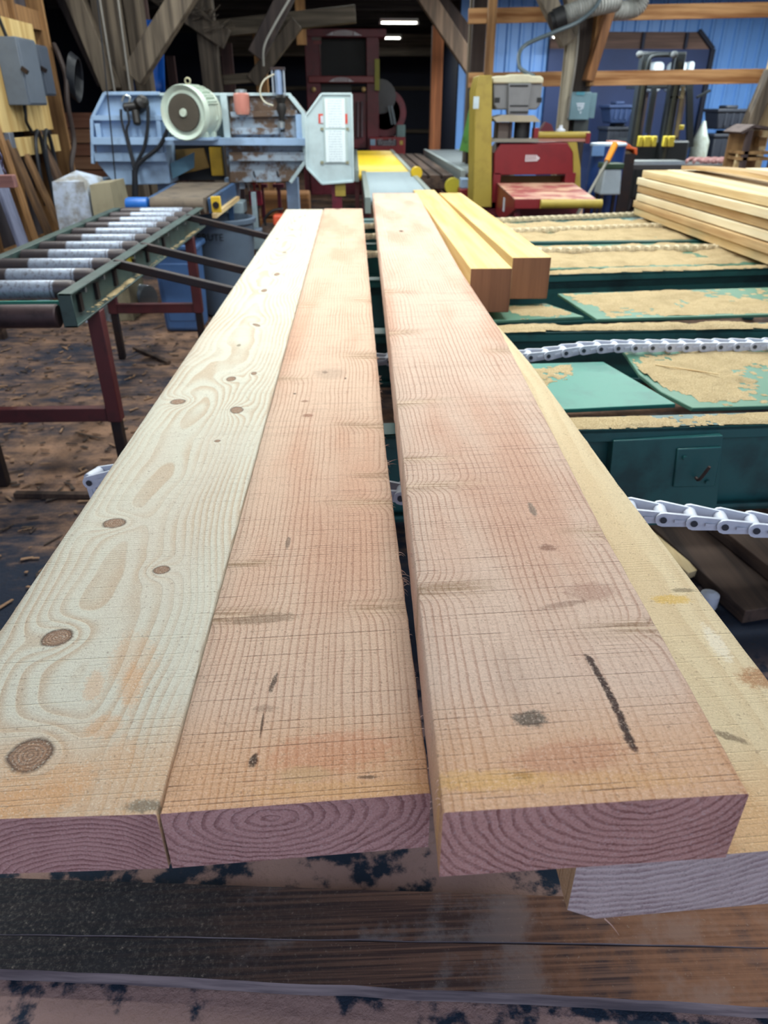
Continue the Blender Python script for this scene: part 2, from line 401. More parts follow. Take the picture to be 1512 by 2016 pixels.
        col = g.mix(es, col, tuple(a * b_ for a, b_ in zip(S(220, 158, 100)[:3], (1, 1, 1))) + (1,))
        if sm is not None:
            stv = g.noise(g.vec(g.m('MULTIPLY', x, 10), g.m('MULTIPLY', y, 260), seed), 1.0, 3.0)
            col = g.mix(g.m('MULTIPLY', sm, g.ss(stv, .42, .62, .05, .85)), col, S(150, 122, 92))
            col = g.mix(g.m('MULTIPLY', sm, g.ss(stv, .36, .48, .7, 0)), col, S(224, 200, 170))
        if km is not None:
            col = g.mix(g.m('MULTIPLY', km, .92), col, g.mix(g.m('MULTIPLY', kc, .45), S(122, 92, 76), S(176, 138, 112)))
            col = g.mix(g.m('MULTIPLY', kr, .8), col, S(72, 52, 46))
        for (sx, sy, wx, wy, rot, cc, am) in streaks:         # pitch pockets, bark marks, mould spots
            ax = g.m('SUBTRACT', x, sx); ay = g.m('SUBTRACT', y, sy); c, s_ = math.cos(rot), math.sin(rot)
            p = g.m('DIVIDE', g.m('ADD', g.m('MULTIPLY', ax, c), g.m('MULTIPLY', ay, s_)), wx)
            q = g.m('DIVIDE', g.m('ADD', g.m('MULTIPLY', ax, -s_), g.m('MULTIPLY', ay, c)), wy)
            e = g.m('ADD', g.m('SQRT', g.m('ADD', g.m('MULTIPLY', p, p), g.m('MULTIPLY', q, q))), g.m('MULTIPLY', g.m('SUBTRACT', sp2, .5), 1.6))
            col = g.mix(g.ss(e, .6, 1.15, am, 0), col, cc)
        # band-saw lines across the board
        P = .0062
        sy = g.m('ADD', y, g.m('MULTIPLY', g.noise(g.vec(g.m('MULTIPLY', x, 3), g.m('MULTIPLY', y, 30), seed), 1.0, 1.0), .006))
        sy = g.m('ADD', sy, g.m('MULTIPLY', x, -.05))
        q = g.m('DIVIDE', sy, P); ff = g.m('FRACT', q); ln = g.m('MULTIPLY', g.ss(ff, .62, .86), g.ss(ff, .93, 1.0, 1, 0))
        rnd = g.white(g.m('FLOOR', q)); brk = g.noise(g.vec(g.m('MULTIPLY', x, 16), g.m('MULTIPLY', y, 90), seed), 1.0, 2.0)
        zone = g.ss(g.noise(g.vec(g.m('MULTIPLY', x, 5), g.m('MULTIPLY', y, 7), seed), 1.0, 3.0), .36, .62, .6, 1.15)
        st = g.m('MULTIPLY', g.m('MULTIPLY', g.ss(rnd, .35, 1.0, .12, 1), g.ss(brk, .36, .6, .12, 1)), zone)
        line = g.m('MULTIPLY', ln, st)
        col = g.mix(g.m('MULTIPLY', line, sawamt), col, tuple(c * .34 for c in late[:3]) + (1,))
        fz = g.noise(None, 420, 4, .8); col = g.mix(g.ss(fz, .44, .36, 0, .42), col, tuple(c * .62 for c in late[:3]) + (1,)); col = g.mix(g.ss(fz, .54, .64, 0, .5), col, tuple(min(1, c * 1.22 + .03) for c in light[:3]) + (1,))
        col = g.mix(g.ss(sp2, .60, .70, 0, .5), col, S(118, 88, 72))
        h = g.m('ADD', g.m('MULTIPLY', line, -.9), g.m('MULTIPLY', fz, .9)); h = g.m('ADD', h, g.m('MULTIPLY', lw, -.25)); h = g.m('ADD', h, g.m('MULTIPLY', sp2, .35))
        g.bump(h, .7, .0028)
        res.append(g.out(col, .82, 0, .22))
    return res
def lerp_tab(t, tab):
    for (a, va), (b_, vb) in zip(tab, tab[1:]):
        if t <= b_: return va + (vb - va) * max(0, (t - a)) / (b_ - a)
    return tab[-1][1]
def plank(label, ytab_l, ytab_r, y0, y1, z0, z1, mats, org, skew=0.0, wane=None, zt=None, seed=1, name='plank', group=None, nseg=140):
    q = B(); t = z1 - z0; nt = 10
    rows = []
    for j in range(nseg + 1):
        f = (j / nseg) ** 1.5; y = y0 + (y1 - y0) * f
        xl = lerp_tab(y, ytab_l); xr = lerp_tab(y, ytab_r); dz = lerp_tab(y, zt) if zt else 0
        jl = mnoise.noise(Vector((y * 26, seed, 0))) * .0011; jr = mnoise.noise(Vector((y * 26, seed, 9))) * .0013
        c = .0018; row = []
        wl_ = wane(y) if wane else (0, 0)
        row += [(xl + jl + wl_[0], z0), (xr + jr - wl_[1], z0)]
        row += [(xr + jr, z0 + t * .45 if wl_[1] else z0 + .004), (xr + jr, z1 - c)]
        for i in range(nt + 1):
            u = i / nt; xx_ = (xr - c) + ((xl + c) - (xr - c)) * u
            row.append((xx_, z1))
        row += [(xl + jl, z1 - c), (xl + jl, z0 + (t * .22 if wl_[0] else .004))]
        rows.append([(a, y + skew * (a - xl) * (1 - f), zz + dz) for a, zz in row])
    n = len(rows[0]); vs = [p for r_ in rows for p in r_]
    q.add(vs, [(j * n + i, j * n + (i + 1) % n, (j + 1) * n + (i + 1) % n, (j + 1) * n + i) for j in range(nseg) for i in range(n)], 0)
    q.add(rows[0], [tuple(range(n))], 1); q.add(rows[-1], [tuple(range(n - 1, -1, -1))], 1)
    o = q.build(name, mats, None, org, angle=50); return tag(o, label, 'board', group)
def rel(org, u, v, z):
    p = atz(u, v, z); return p.x - org.x, p.y - org.y
ZB, ZT = .765, .85
# board 1 -- pale, knotty
o1 = Vector((-.342, .468, ZB))
K1 = [(60, 1486, .0215, .0225, .5), (112, 1255, .018, .0165, .5), (225, 1030, .018, .0145, .1), (318, 1122, .0115, .0105, .2), (350, 791, .017, .0165, .0), (466, 807, .0135, .020, .2), (455, 746, .011, .017, 0), (500, 735, .007, .012, 0), (505, 640, .008, .02, .6), (428, 868, .006, .006, 0), (545, 540, .011, .03, 0), (520, 572, .01, .025, 0)]
knots1 = []
for (u, v, ra, rb, rot) in K1:
    x, y = rel(o1, u, v, ZT); knots1.append((x, y, ra, rb, rot))
sm_ = [(560, 497, .012), (545, 470, .01), (575, 452, .01), (580, 436, .009), (600, 425, .008), (470, 680, .006)]
str1 = []
for u, v, w in sm_:
    x, y = rel(o1, u, v, ZT); str1.append((x, y, w, w * 2.4, 0, S(120, 104, 84), .75))
for u, v, wx, wy, am in ((75, 1575, .05, .022, .75), (20, 1560, .02, .03, .5), (260, 1350, .012, .045, .6), (185, 1350, .012, .03, .5), (205, 1430, .02, .02, .5), (140, 1530, .03, .02, .55), (262, 1300, .03, .06, .35), (240, 1490, .02, .03, .35)):
    x, y = rel(o1, u, v, ZT); str1.append((x, y, wx, wy, .2, S(222, 168, 120), am * .8))
x, y = rel(o1, 285, 1586, ZT); str1.append((x, y, .022, .008, 0, S(70, 84, 80), .6))
m1 = plank_mats('pale knotty pine', S(218, 215, 200), S(200, 176, 150), S(214, 202, 186), -.03, -.03, .0088, knots1, (), str1, warp=.14, warpy=.55, endc=S(208, 160, 154), endl=S(148, 98, 96), lwk=.62, seed=3.1, sawamt=.38, endcz=-.07, endcx=.045, endsx=.9)
plank('pale greenish plank with round brown knots, leftmost of the row', [(0, -.481), (6, -.482)], [(.4, -.2055), (5.4, -.2255)], .468, 5.33, ZB, ZT, m1, o1, seed=1)
# board 2 -- pinkish, straight grain
o2 = Vector((-.065, .468, ZB))
def sp(o, side, v, wid, ln, tilt, st, u=None, z=ZT):
    u = u or 780
    return (side, rel(o, u, v, z)[1], wid, ln, tilt, st)
spk2 = [sp(o2, .128, 1195, .020, .12, .02, .03), sp(o2, .122, 992, .022, .16, .10, .035), sp(o2, .121, 935, .018, .1, .05, .03), sp(o2, .12, 838, .025, .15, .12, .035),
        sp(o2, .12, 700, .04, .14, .1, .03), sp(o2, -.128, 1110, .015, .08, .0, .018, 430), sp(o2, -.128, 1215, .02, .11, .08, .022, 420), sp(o2, -.13, 745, .025, .1, .0, .02, 560), sp(o2, .115, 590, .05, .12, .1, .03), sp(o2, -.14, 600, .05, .1, 0, .02, 600)]
def mk(o, u, v, wx, wy, rot, c, a, z=ZT):
    x, y = rel(o, u, v, z); return (x, y, wx, wy, rot, c, a)
DK = S(62, 50, 44)
st2 = [mk(o2, 538, 1345, .0035, .018, -.15, DK, .85), mk(o2, 516, 1425, .0015, .02, 0, DK, .8), mk(o2, 499, 1497, .005, .010, -.1, DK, .95), mk(o2, 725, 1530, .011, .0025, 0, DK, .7), mk(o2, 567, 1068, .004, .02, 0, S(130, 110, 96), .8),
       mk(o2, 520, 1218, .05, .012, .1, S(134, 112, 92), .6), mk(o2, 520, 1395, .016, .006, 0, S(120, 96, 80), .4), mk(o2, 650, 735, .045, .05, 0, S(92, 84, 78), .22), mk(o2, 655, 1480, .075, .03, .1, S(196, 104, 70), .28), mk(o2, 600, 1525, .03, .012, 0, S(206, 170, 130), .7), mk(o2, 690, 1555, .12, .012, 0, S(222, 172, 108), .3),
       mk(o2, 600, 790, .01, .008, 0, S(140, 96, 76), .7), mk(o2, 605, 818, .014, .012, 0, S(140, 92, 72), .7), mk(o2, 580, 775, .004, .005, 0, DK, .9), mk(o2, 680, 745, .003, .008, 0, DK, .8), mk(o2, 640, 733, .008, .01, 0, DK, .5), mk(o2, 665, 411, .02, .06, 0, S(110, 90, 76), .8)]
m2 = plank_mats('pinkish sawn fir', S(224, 196, 174), S(164, 114, 92), S(208, 160, 134), -.045, .02, .0098, (), spk2, st2, warp=.03, warpy=.5, endc=S(206, 158, 152), endl=S(146, 98, 96), seed=11.3, endcz=.066, endcx=-.03, endsx=.55, sawamt=.68, lwlo=.5, lwk=.42, rip=.4, lin=True)
b2 = plank('pinkish sawn plank with ragged fuzzy right edge, second from the left', [(.4, -.2025), (5.4, -.2205)], [(.4, .066), (1.28, .052), (5.4, .046)], .468, 5.36, ZB, ZT, m2, o2, skew=.055, seed=2)
# board 3 -- on top of board 4
ZT3 = .937
o3 = Vector((.205, .395, ZT))
L3 = [(873, 1600), (800, 960), (755, 560), (735, 388)]; R3 = [(1475, 1562), (1350, 1335), (1190, 1050), (985, 650), (905, 530), (820, 378)]
tl = [(p.y, p.x) for p in (atz(u, v, ZT3) for u, v in L3)]; tr = [(p.y, p.x) for p in (atz(u, v, ZT3) for u, v in R3)]
y3a = tl[0][0]; y3b = atz(780, 380, ZT3).y
spk3 = [sp(o3, -.14, 1160, .022, .13, .06, .035, 850, ZT3), sp(o3, -.138, 962, .018, .17, .14, .035, 820, ZT3), sp(o3, -.136, 903, .014, .13, .05, .025, 810, ZT3), sp(o3, -.134, 795, .02, .15, .2, .03, 800, ZT3), sp(o3, .15, 1240, .02, .14, .0, .03, 1200, ZT3), sp(o3, .15, 1050, .02, .1, .05, .022, 1130, ZT3), sp(o3, -.12, 655, .03, .12, .1, .03, 790, ZT3), sp(o3, .17, 690, .03, .1, 0, .02, 980, ZT3), sp(o3, -.1, 575, .05, .12, .1, .03, 790, ZT3)]
st3 = []
for k_ in range(9):
    f = k_ / 8; st3.append(mk(o3, 1163 + 77 * f + 6 * math.sin(f * 3), 1302 + 160 * f, .0042, .013, .16, S(64, 50, 48), .95, ZT3))
st3 += [mk(o3, 1045, 1415, .018, .012, 0, S(70, 74, 70), .8, ZT3), mk(o3, 1048, 1003, .0055, .022, 0, S(140, 124, 112), .85, ZT3), mk(o3, 1165, 1165, .035, .022, .1, S(150, 104, 88), .42, ZT3), mk(o3, 1078, 1078, .012, .01, 0, S(140, 100, 84), .7, ZT3), mk(o3, 1110, 1190, .035, .006, .2, S(140, 108, 92), .5, ZT3),
        mk(o3, 1030, 1528, .010, .004, 0, S(110, 70, 54), .8, ZT3), mk(o3, 1120, 1490, .06, .022, .15, S(176, 92, 66), .28, ZT3), mk(o3, 1100, 1540, .14, .012, 0, S(224, 170, 96), .25, ZT3), mk(o3, 950, 1535, .07, .012, 0, S(232, 186, 112), .4, ZT3), mk(o3, 1005, 1330, .02, .05, 0, S(140, 116, 100), .15, ZT3), mk(o3, 790, 455, .012, .03, 0, S(50, 40, 34), .95, ZT3)]
m3 = plank_mats('reddish sawn fir', S(224, 198, 180), S(160, 110, 90), S(206, 158, 134), .03, .14, .0102, (), spk3, st3, warp=.028, warpy=.45, endc=S(210, 158, 148), endl=S(146, 90, 84), seed=23.7, endcz=.098, endcx=.035, endsx=.75, sawamt=.76, lwlo=.55, lwk=.42, rip=.4, lin=True)
b3 = plank('reddish plank with a long black pitch pocket, stacked on top of another plank', tl, tr, y3a, y3b, ZT, ZT3, m3, o3, skew=.035, seed=3)
# board 4 under board 3
o4 = Vector((.34, .40, ZB))
st4 = [mk(o4, 1322, 1180, .03, .012, 0, S(216, 178, 96), .8), mk(o4, 1345, 1162, .02, .006, 0, S(120, 108, 88), .7), mk(o4, 1500, 1335, .03, .02, 0, S(170, 112, 70), .7), mk(o4, 1435, 1450, .02, .006, -.5, S(110, 92, 76), .7), mk(o4, 1410, 1265, .012, .04, 0, S(236, 226, 206), .8)]
m4 = plank_mats('pale yellow sawn pine', S(224, 206, 172), S(204, 176, 138), S(218, 192, 154), -.1, .5, .011, (), (), st4, warp=.06, warpy=.4, endc=S(214, 196, 194), endl=S(160, 134, 136), seed=31, sawamt=.22, endcz=.34, lwk=.35)
wn = lambda y: (.03 if y < .9 else .012, 0)
b4 = plank('pale yellow plank dusted with sawdust, lying underneath the reddish plank', [(.3, .192), (2.8, .15), (5.3, .12)], [(.3, .497), (1.13, .474), (1.85, .468), (2.6, .428), (2.8, .415), (5.3, .33)], .398, 5.2, ZB, ZT, m4, o4, skew=.05, wane=wn, seed=4)
# splinters on the edges
FIB = paint('wood fibre', S(226, 190, 172), .8)
def splinters(parent, spots, n, name):
    q = B()
    for (p, cnt, ln, dirx) in spots:
        for i in range(cnt):
            a = Vector(p) + Vector((0, random.uniform(-.02, .02), random.uniform(-.02, .004)))
            d_ = Vector((dirx * random.uniform(.4, 1), random.uniform(-.8, .4), random.uniform(-.9, .5))).normalized() * ln * random.uniform(.4, 1)
            q.tube([a, a + d_ * .5 + Vector((0, 0, .002)), a + d_], lambda t: .0006 * (1.1 - t), 4, sub=2)
    return stuff(q.build(name, FIB, parent))
e2 = [(Vector((lerp_tab(p.y, [(.4, .066), (1.28, .052), (5.4, .046)]), p.y, .845)), c, l, 1) for p, c, l in [(atz(802, 1130, ZT), 12, .018), (atz(790, 1090, ZT), 4, .015), (atz(778, 985, ZT), 3, .008), (atz(770, 895, ZT), 7, .03), (atz(765, 860, ZT), 4, .014), (atz(755, 770, ZT), 12, .010), (atz(752, 740, ZT), 12, .012), (atz(748, 700, ZT), 10, .012), (atz(835, 1420, ZT), 6, .005), (atz(825, 1330, ZT), 8, .005), (atz(812, 1230, ZT), 6, .005), (atz(848, 1540, ZT), 6, .004)]]
splinters(b2, e2, 0, 'splinters')
e3 = [(Vector((lerp_tab(p.y, tl), p.y, .93)), c, l, -1) for p, c, l in [(atz(800, 985, ZT3), 5, .010), (atz(785, 795, ZT3), 2, .010), (atz(815, 1080, ZT3), 4, .005), (atz(848, 1390, ZT3), 5, .006), (atz(868, 1560, ZT3), 5, .006), (atz(830, 1230, ZT3), 4, .004)]]
splinters(b3, e3, 0, 'splinters')
splinters(bpy.data.objects['plank'], [(atz(62, 1150, ZT) + Vector((.004, 0, -.006)), 2, .03, -1)], 0, 'splinters')
splinters(b4, [(Vector((.225, .40, .775)), 3, .03, 1)], 0, 'splinters')

# planks lying on the floor nearest the camera
FPL = None
def floorplank_mat():
    g = NT('stained floor plank'); o = g.xyz()
    v = g.vec(g.m('MULTIPLY', o[0], 2.2), g.m('MULTIPLY', o[1], 130), g.m('MULTIPLY', o[2], 90))
    gr = g.noise(v, 1.0, 3, .6); a = g.noise(None, 5.2, 6, .66); c = g.noise(None, 130, 4, .75)
    col = g.mix(g.ss(gr, .38, .62), S(124, 94, 80), S(74, 58, 56))
    col = g.mix(g.ss(a, .52, .66, 0, .75), col, S(132, 124, 124))
    lft = g.ss(g.m('ADD', o[0], g.m('MULTIPLY', a, .5)), -.22, .36, 1, 0)
    col = g.mix(g.m('MULTIPLY', lft, .93), col, g.mix(g.ss(c, .45, .7), S(40, 43, 48), S(84, 82, 80)))
    rg = g.m('MULTIPLY', g.ss(o[0], .15, .5), g.ss(a, .42, .55)); col = g.mix(g.m('MULTIPLY', rg, .5), col, S(150, 104, 74))
    col = g.mix(g.ss(c, .62, .74, 0, .7), col, S(168, 152, 138))
    g.bump(g.m('ADD', g.m('MULTIPLY', gr, .6), g.m('MULTIPLY', c, .6)), .5, .006)
    return g.out(col, .85, 0, .2)
FPL = floorplank_mat()
FEDGE = wood('plank edge grain', S(150, 138, 140), S(96, 88, 94), 'x', 1.6)
def flat_plank(label, px_back, px_front, z, t, name='floor_plank'):
    (a, b_), (c, d_) = px_back, px_front
    pa, pb, pc, pd = (atz(*q_, z) for q_ in (a, b_, c, d_))
    def ext(p, q_, f): return p + (q_ - p) * f
    A, Bp = ext(pa, pb, -.35), ext(pa, pb, 1.35); C, D = ext(pc, pd, -.35), ext(pc, pd, 1.35)
    q = B(); n = 60; vs = []
    for i in range(n + 1):
        f = i / n; f0 = C.lerp(D, f); bk = A.lerp(Bp, f)
        w = .003 * mnoise.noise(Vector((f * 26, z * 50, 0))) + .006 * max(0, mnoise.noise(Vector((f * 9, 7, 0))) - .25)
        f0 = f0 + Vector((0, w, 0)); dz_ = Vector((0, 0, t))
        fl = f0 - dz_ + Vector((0, -.002, 0))
        vs += [fl, f0, bk, bk - dz_]
    fs = []; mi = []
    q.add(vs, [])
    for i in range(n):
        for k_, m_ in ((0, 1), (1, 0), (2, 1), (3, 0)):
            q.f.append([i * 4 + k_, i * 4 + (k_ + 1) % 4, (i + 1) * 4 + (k_ + 1) % 4, (i + 1) * 4 + k_]); q.mi.append(m_)
    q.f.append([0, 1, 2, 3]); q.mi.append(0); q.f.append([n * 4 + 3, n * 4 + 2, n * 4 + 1, n * 4]); q.mi.append(0)
    return tag(q.build(name, [FPL, FEDGE], None, (A + D) / 2 - Vector((0, 0, t)), angle=40), label, 'board')
flat_plank('dark stained plank flat on the floor with a pale worn front edge', ((0, 1842), (1512, 1868)), ((0, 1906), (1512, 1982)), .034, .034)
flat_plank('brown dusty plank flat on the floor just under the board ends', ((0, 1728), (1512, 1778)), ((0, 1838), (1512, 1864)), .036, .036)

# ================================================================== TRANSFER DECK (right)
ZD = .735
deck = thing('transfer_deck', 'green steel transfer deck with cross beams and sawdust covered plates', 'conveyor', (1.4, 3.4, 0))
DUSTMATS = DUST
def yrow(u0, v0, u1, v1, z):
    a = atz(u0, v0, z); b_ = atz(u1, v1, z); sl = (b_.y - a.y) / (b_.x - a.x); return lambda x: a.y + sl * (x - a.x)
def cross_beam(yf, x0, x1, ztop, h, w, lip=.035, name='cross_beam'):
    q = B()
    def row(x, dy, z): return (x, yf(x) + dy, z)
    # top flange, web, bottom flange (channel)
    for dy0, dy1, za, zb in ((0, w, ztop - .012, ztop), (0, .012, ztop - lip, ztop), (.03, .04, ztop - h, ztop - .012), (0, w, ztop - h, ztop - h + .012), (0, .010, ztop - h, ztop - h + .02)):
        q.hexa([row(x0, dy0, za), row(x1, dy0, za), row(x1, dy1, za), row(x0, dy1, za), row(x0, dy0, zb), row(x1, dy0, zb), row(x1, dy1, zb), row(x0, dy1, zb)])
    return q.build(name, GREEN, deck, bevel=.002, seg=1)
XL, XR = -.42, 3.3
yA = yrow(1140, 847, 1512, 836, .748); yB = yrow(1000, 655, 1512, 648, .748); yD = yrow(1090, 541, 1512, 528, .748)
yE = yrow(1040, 478, 1450, 474, .748)
cross_beam(yA, XL, XR, .748, .25, .085); cross_beam(yB, XL, XR, .748, .2, .09); cross_beam(yD, XL, XR, .748, .25, .08)
cross_beam(lambda x: yE(x), XL, XR, .748, .2, .06); cross_beam(lambda x: 5.45 + .02 * x, XL, XR, .74, .2, .08)
for yf in (yA, yD, lambda x: 5.45 + .02 * x):
    for x in (-.3, 2.4, 3.1):
        B().box(x - .04, x + .04, yf(x) + .045, yf(x) + .085, 0, .5).build('leg', GREEN, deck)
for x in (-.36, 3.25): B().bar((x, yA(x) + .1, .6), (x, 5.5 + .02 * x, .6), .06, .1).build('side_rail', GREEN, deck)
# bracket plate with cover, bolts and bent hook on the near beam
def facepx(u, v): return at(u, v, yA(.62) - .008)
q = B().prism([facepx(*p) for p in ((1208, 868), (1424, 858), (1408, 1032), (1190, 1036))], (0, .038, 0))
br = q.build('bracket_plate', GREEN, deck, bevel=.002)
q = B().prism([at(u, v, yA(.7) - .018) for u, v in ((1334, 884), (1421, 880), (1408, 958), (1325, 960))], (0, .012, 0)); q.build('cover_plate', GREEN, br, bevel=.003)
for u, v in ((1348, 901), (1392, 948)):
    p = at(u, v, yA(.7) - .02); B().cyl(p - Vector((0, .006, 0)), p + Vector((0, .008, 0)), .006, n=8).build('bolt', GREEN, br)
p = [at(1370, 940, yA(.7) - .025), at(1377, 944, yA(.7) - .04), at(1397, 919, yA(.7) - .055)]
B().tube(p, .0042, 8, sub=3).build('hook', paint('rusty hook', S(70, 58, 56), .6, .4), br)
# plates
def deck_plate(px, z, mat=TEAL, t=.012, name='deck_plate'):
    return B().prism([atz(u, v, z) for u, v in px], (0, 0, -t)).build(name, mat, deck, bevel=.002, seg=1)
TEAL2 = paint('green plate paint', S(84, 130, 110), .5, dirt=S(64, 104, 92), amt=.6, scale=7)
deck_plate([(960, 718), (1188, 712), (1331, 795), (1060, 808)], .742)
deck_plate([(1226, 690), (1700, 676), (1760, 792), (1363, 803), (1300, 770), (1258, 736)], .742, TEAL2)
deck_plate([(930, 604), (1075, 597), (1150, 623), (960, 632)], .735, TEAL2)
deck_plate([(1098, 578), (1640, 562), (1760, 612), (1175, 628)], .742, TEAL2)
deck_plate([(940, 486), (1560, 474), (1700, 516), (960, 532)], .738, TEAL2)
deck_plate([(930, 440), (1350, 428), (1500, 470), (940, 484)], .738, TEAL2)
# stiffener edges under the plates (dark shadow gap is real depth)
for z0, yf, dy in ((.70, yA, .10), (.70, yB, .11)):
    B().bar((XL, yf(XL) + dy, z0), (XR, yf(XR) + dy, z0), .02, .06).build('plate_support', STEELD, deck)

# sawdust drifts lying on the deck
def drift(poly, z, seed, cover, hmax, name='sawdust', sc=7.0, step=.02, stretch=(1, 1), edge=.05):
    xs = [p.x for p in poly]; ys = [p.y for p in poly]
    def inside(x, y):
        c = False; n = len(poly)
        for i in range(n):
            a, b_ = poly[i], poly[(i + 1) % n]
            if (a.y > y) != (b_.y > y) and x < (b_.x - a.x) * (y - a.y) / (b_.y - a.y) + a.x: c = not c
        return c
    nx_ = int((max(xs) - min(xs)) / step) + 1; ny_ = int((max(ys) - min(ys)) / step) + 1
    q = B(); idx = {}; np_ = len(poly)
    def dist(x, y):
        d_ = 9
        for i in range(np_):
            a, b_ = poly[i], poly[(i + 1) % np_]; ex, ey = b_.x - a.x, b_.y - a.y; L2 = ex * ex + ey * ey
            t_ = max(0, min(1, ((x - a.x) * ex + (y - a.y) * ey) / L2)); d_ = min(d_, math.hypot(x - a.x - ex * t_, y - a.y - ey * t_))
        return d_
    def hh(i, j):
        x = min(xs) + i * step; y = min(ys) + j * step
        n_ = mnoise.fractal(Vector((x * sc * stretch[0], y * sc * stretch[1], seed)), .9, 2.1, 5)
        n_ += .25 * mnoise.noise(Vector((x * 38, y * 38, seed + 3)))
        e_ = min(1, dist(x, y) / edge) if inside(x, y) else 0
        return max(-.004, min(1, (n_ + cover - .5 * (1 - e_)))) * hmax * (.25 + .75 * e_) + .0014 * mnoise.noise(Vector((x * 140, y * 140, seed))), x, y
    def vid(i, j):
        if (i, j) not in idx:
            h, x, y = hh(i, j); idx[(i, j)] = len(q.v); q.v.append(Vector((x, y, z + max(h, -.001))))
        return idx[(i, j)]
    for i in range(nx_):
        for j in range(ny_):
            hs = [hh(i + a, j + b_)[0] for a, b_ in ((0, 0), (1, 0), (1, 1), (0, 1))]
            if max(hs) > .0006 and inside(min(xs) + (i + .5) * step, min(ys) + (j + .5) * step):
                q.f.append([vid(i, j), vid(i + 1, j), vid(i + 1, j + 1), vid(i, j + 1)]); q.mi.append(0)
    if not q.f: return None
    o = q.build(name, DUST, None, (sum(xs) / len(xs), sum(ys) / len(ys), z), angle=180); stuff(o); return o
def P(*px, z=.742): return [atz(u, v, z) for u, v in px]
SD = []
SD.append((drift(P((1232, 694), (1700, 680), (1750, 790), (1375, 800), (1310, 765), (1262, 733)), .7425, 5, .30, .018, sc=3.2, step=.008), 'sawdust drift on the curved green plate behind the white chain'))
SD.append((drift(P((1030, 728), (1125, 716), (1130, 742), (1080, 760), (1040, 752)), .7425, 9, .3, .006, sc=9, step=.004, edge=.02), 'small patch of sawdust on the clean teal plate'))
SD.append((drift([Vector((x, yA(x) + d_, 0)) for x, d_ in ((.3, .002), (2.2, .002), (2.2, .08), (.3, .08))], .7485, 3, .42, .008, sc=5, step=.006, stretch=(.6, 2), edge=.015), 'thin sawdust lying along the top of the near green beam'))
SD.append((drift([Vector((x, yB(x) + d_, 0)) for x, d_ in ((.3, .002), (2.8, .002), (2.8, .09), (.3, .09))], .7485, 4, .75, .014, sc=5, step=.01, edge=.02), 'thick sawdust ridge on the second green beam'))
SD.append((drift(P((1108, 579), (1640, 564), (1750, 610), (1190, 626)), .7425, 6, .28, .018, sc=3.0, step=.012, stretch=(1, 1)), 'sawdust on the slanted green plate beside the square timbers'))
SD.append((drift([Vector((x, yD(x) + d_, 0)) for x, d_ in ((.6, .002), (3.2, .002), (3.2, .08), (.6, .08))], .7485, 8, .75, .014, sc=5, step=.012, edge=.02), 'sawdust ridge on the third green beam'))
SD.append((drift(P((970, 487), (1540, 476), (1650, 514), (980, 530), z=.74), .7385, 12, .5, .020, sc=4.5, step=.016), 'deep sawdust bed around the third chain'))
SD.append((drift(P((960, 441), (1330, 430), (1460, 468), (960, 482), z=.74), .7385, 14, .5, .020, sc=4.5, step=.018), 'deep sawdust bed between the two farthest chains'))
SD.append((drift(P((1000, 603), (1075, 598), (1140, 622), (1010, 630), z=.735), .7355, 15, .2, .01, sc=6, step=.008), 'thin sawdust on the small plate under the timber ends'))
for o, t in SD:
    if o: tag(o, t, 'sawdust', 'sawdust on the transfer deck')
q = B().bar(atz(1290, 718, .758), atz(1415, 737, .758), .005, .003); tag(q.build('wood_sliver', FRESH, None, atz(1290, 718, .75)), 'thin pale wood sliver lying on the sawdust of the curved plate', 'splinter')

# chains -------------------------------------------------------------------
def link_mesh(pitch, mats):
    q = B(); h = pitch * .52; w = pitch * .85
    for s in (-1, 1):
        pts = []
        y_in = s * w * .34; y_out = s * w * .5
        # side bar: rounded at both ends, offset outward at the front end
        prof = []
        for a in range(7):
            t = math.pi / 2 + math.pi * a / 6; prof.append((-pitch * .36 + math.cos(t) * h * .5, math.sin(t) * h * .5))
        for a in range(7):
            t = -math.pi / 2 + math.pi * a / 6; prof.append((pitch * .62 + math.cos(t) * h * .40, math.sin(t) * h * .40))
        def yy(x): f = min(1, max(0, (x - pitch * .05) / (pitch * .4))); return y_out + (y_in - y_out) * f
        th = pitch * .11
        A = [Vector((x, yy(x) + s * th / 2, z)) for x, z in prof]; Bq = [Vector((x, yy(x) - s * th / 2, z)) for x, z in prof]
        n = len(prof)
        q.add(A + Bq, [tuple(range(n)), tuple(range(2 * n - 1, n - 1, -1))] + [(i, (i + 1) % n, (i + 1) % n + n, i + n) for i in range(n)])
        q.cyl((-pitch * .36, y_out + s * th * .5, 0), (-pitch * .36, y_out + s * th * .85, 0), h * .22, n=10, mi=1)
        q.hexa([Vector(p) for p in ((0, y_out + s * th * .3, -h * .1), (pitch * .35, yy(pitch * .35) + s * th * .3, -h * .1), (pitch * .35, yy(pitch * .35) + s * th * .75, -h * .1), (0, y_out + s * th * .75, -h * .1), (0, y_out + s * th * .3, h * .1), (pitch * .35, yy(pitch * .35) + s * th * .3, h * .1), (pitch * .35, yy(pitch * .35) + s * th * .75, h * .1), (0, y_out + s * th * .75, h * .1))], 0)
    q.cyl((pitch * .62, -w * .34, 0), (pitch * .62, w * .34, 0), h * .42, n=12)
    o = q.build('chain_link', mats, None); return o
PIN = paint('pin steel', S(72, 78, 88), .4, .6)
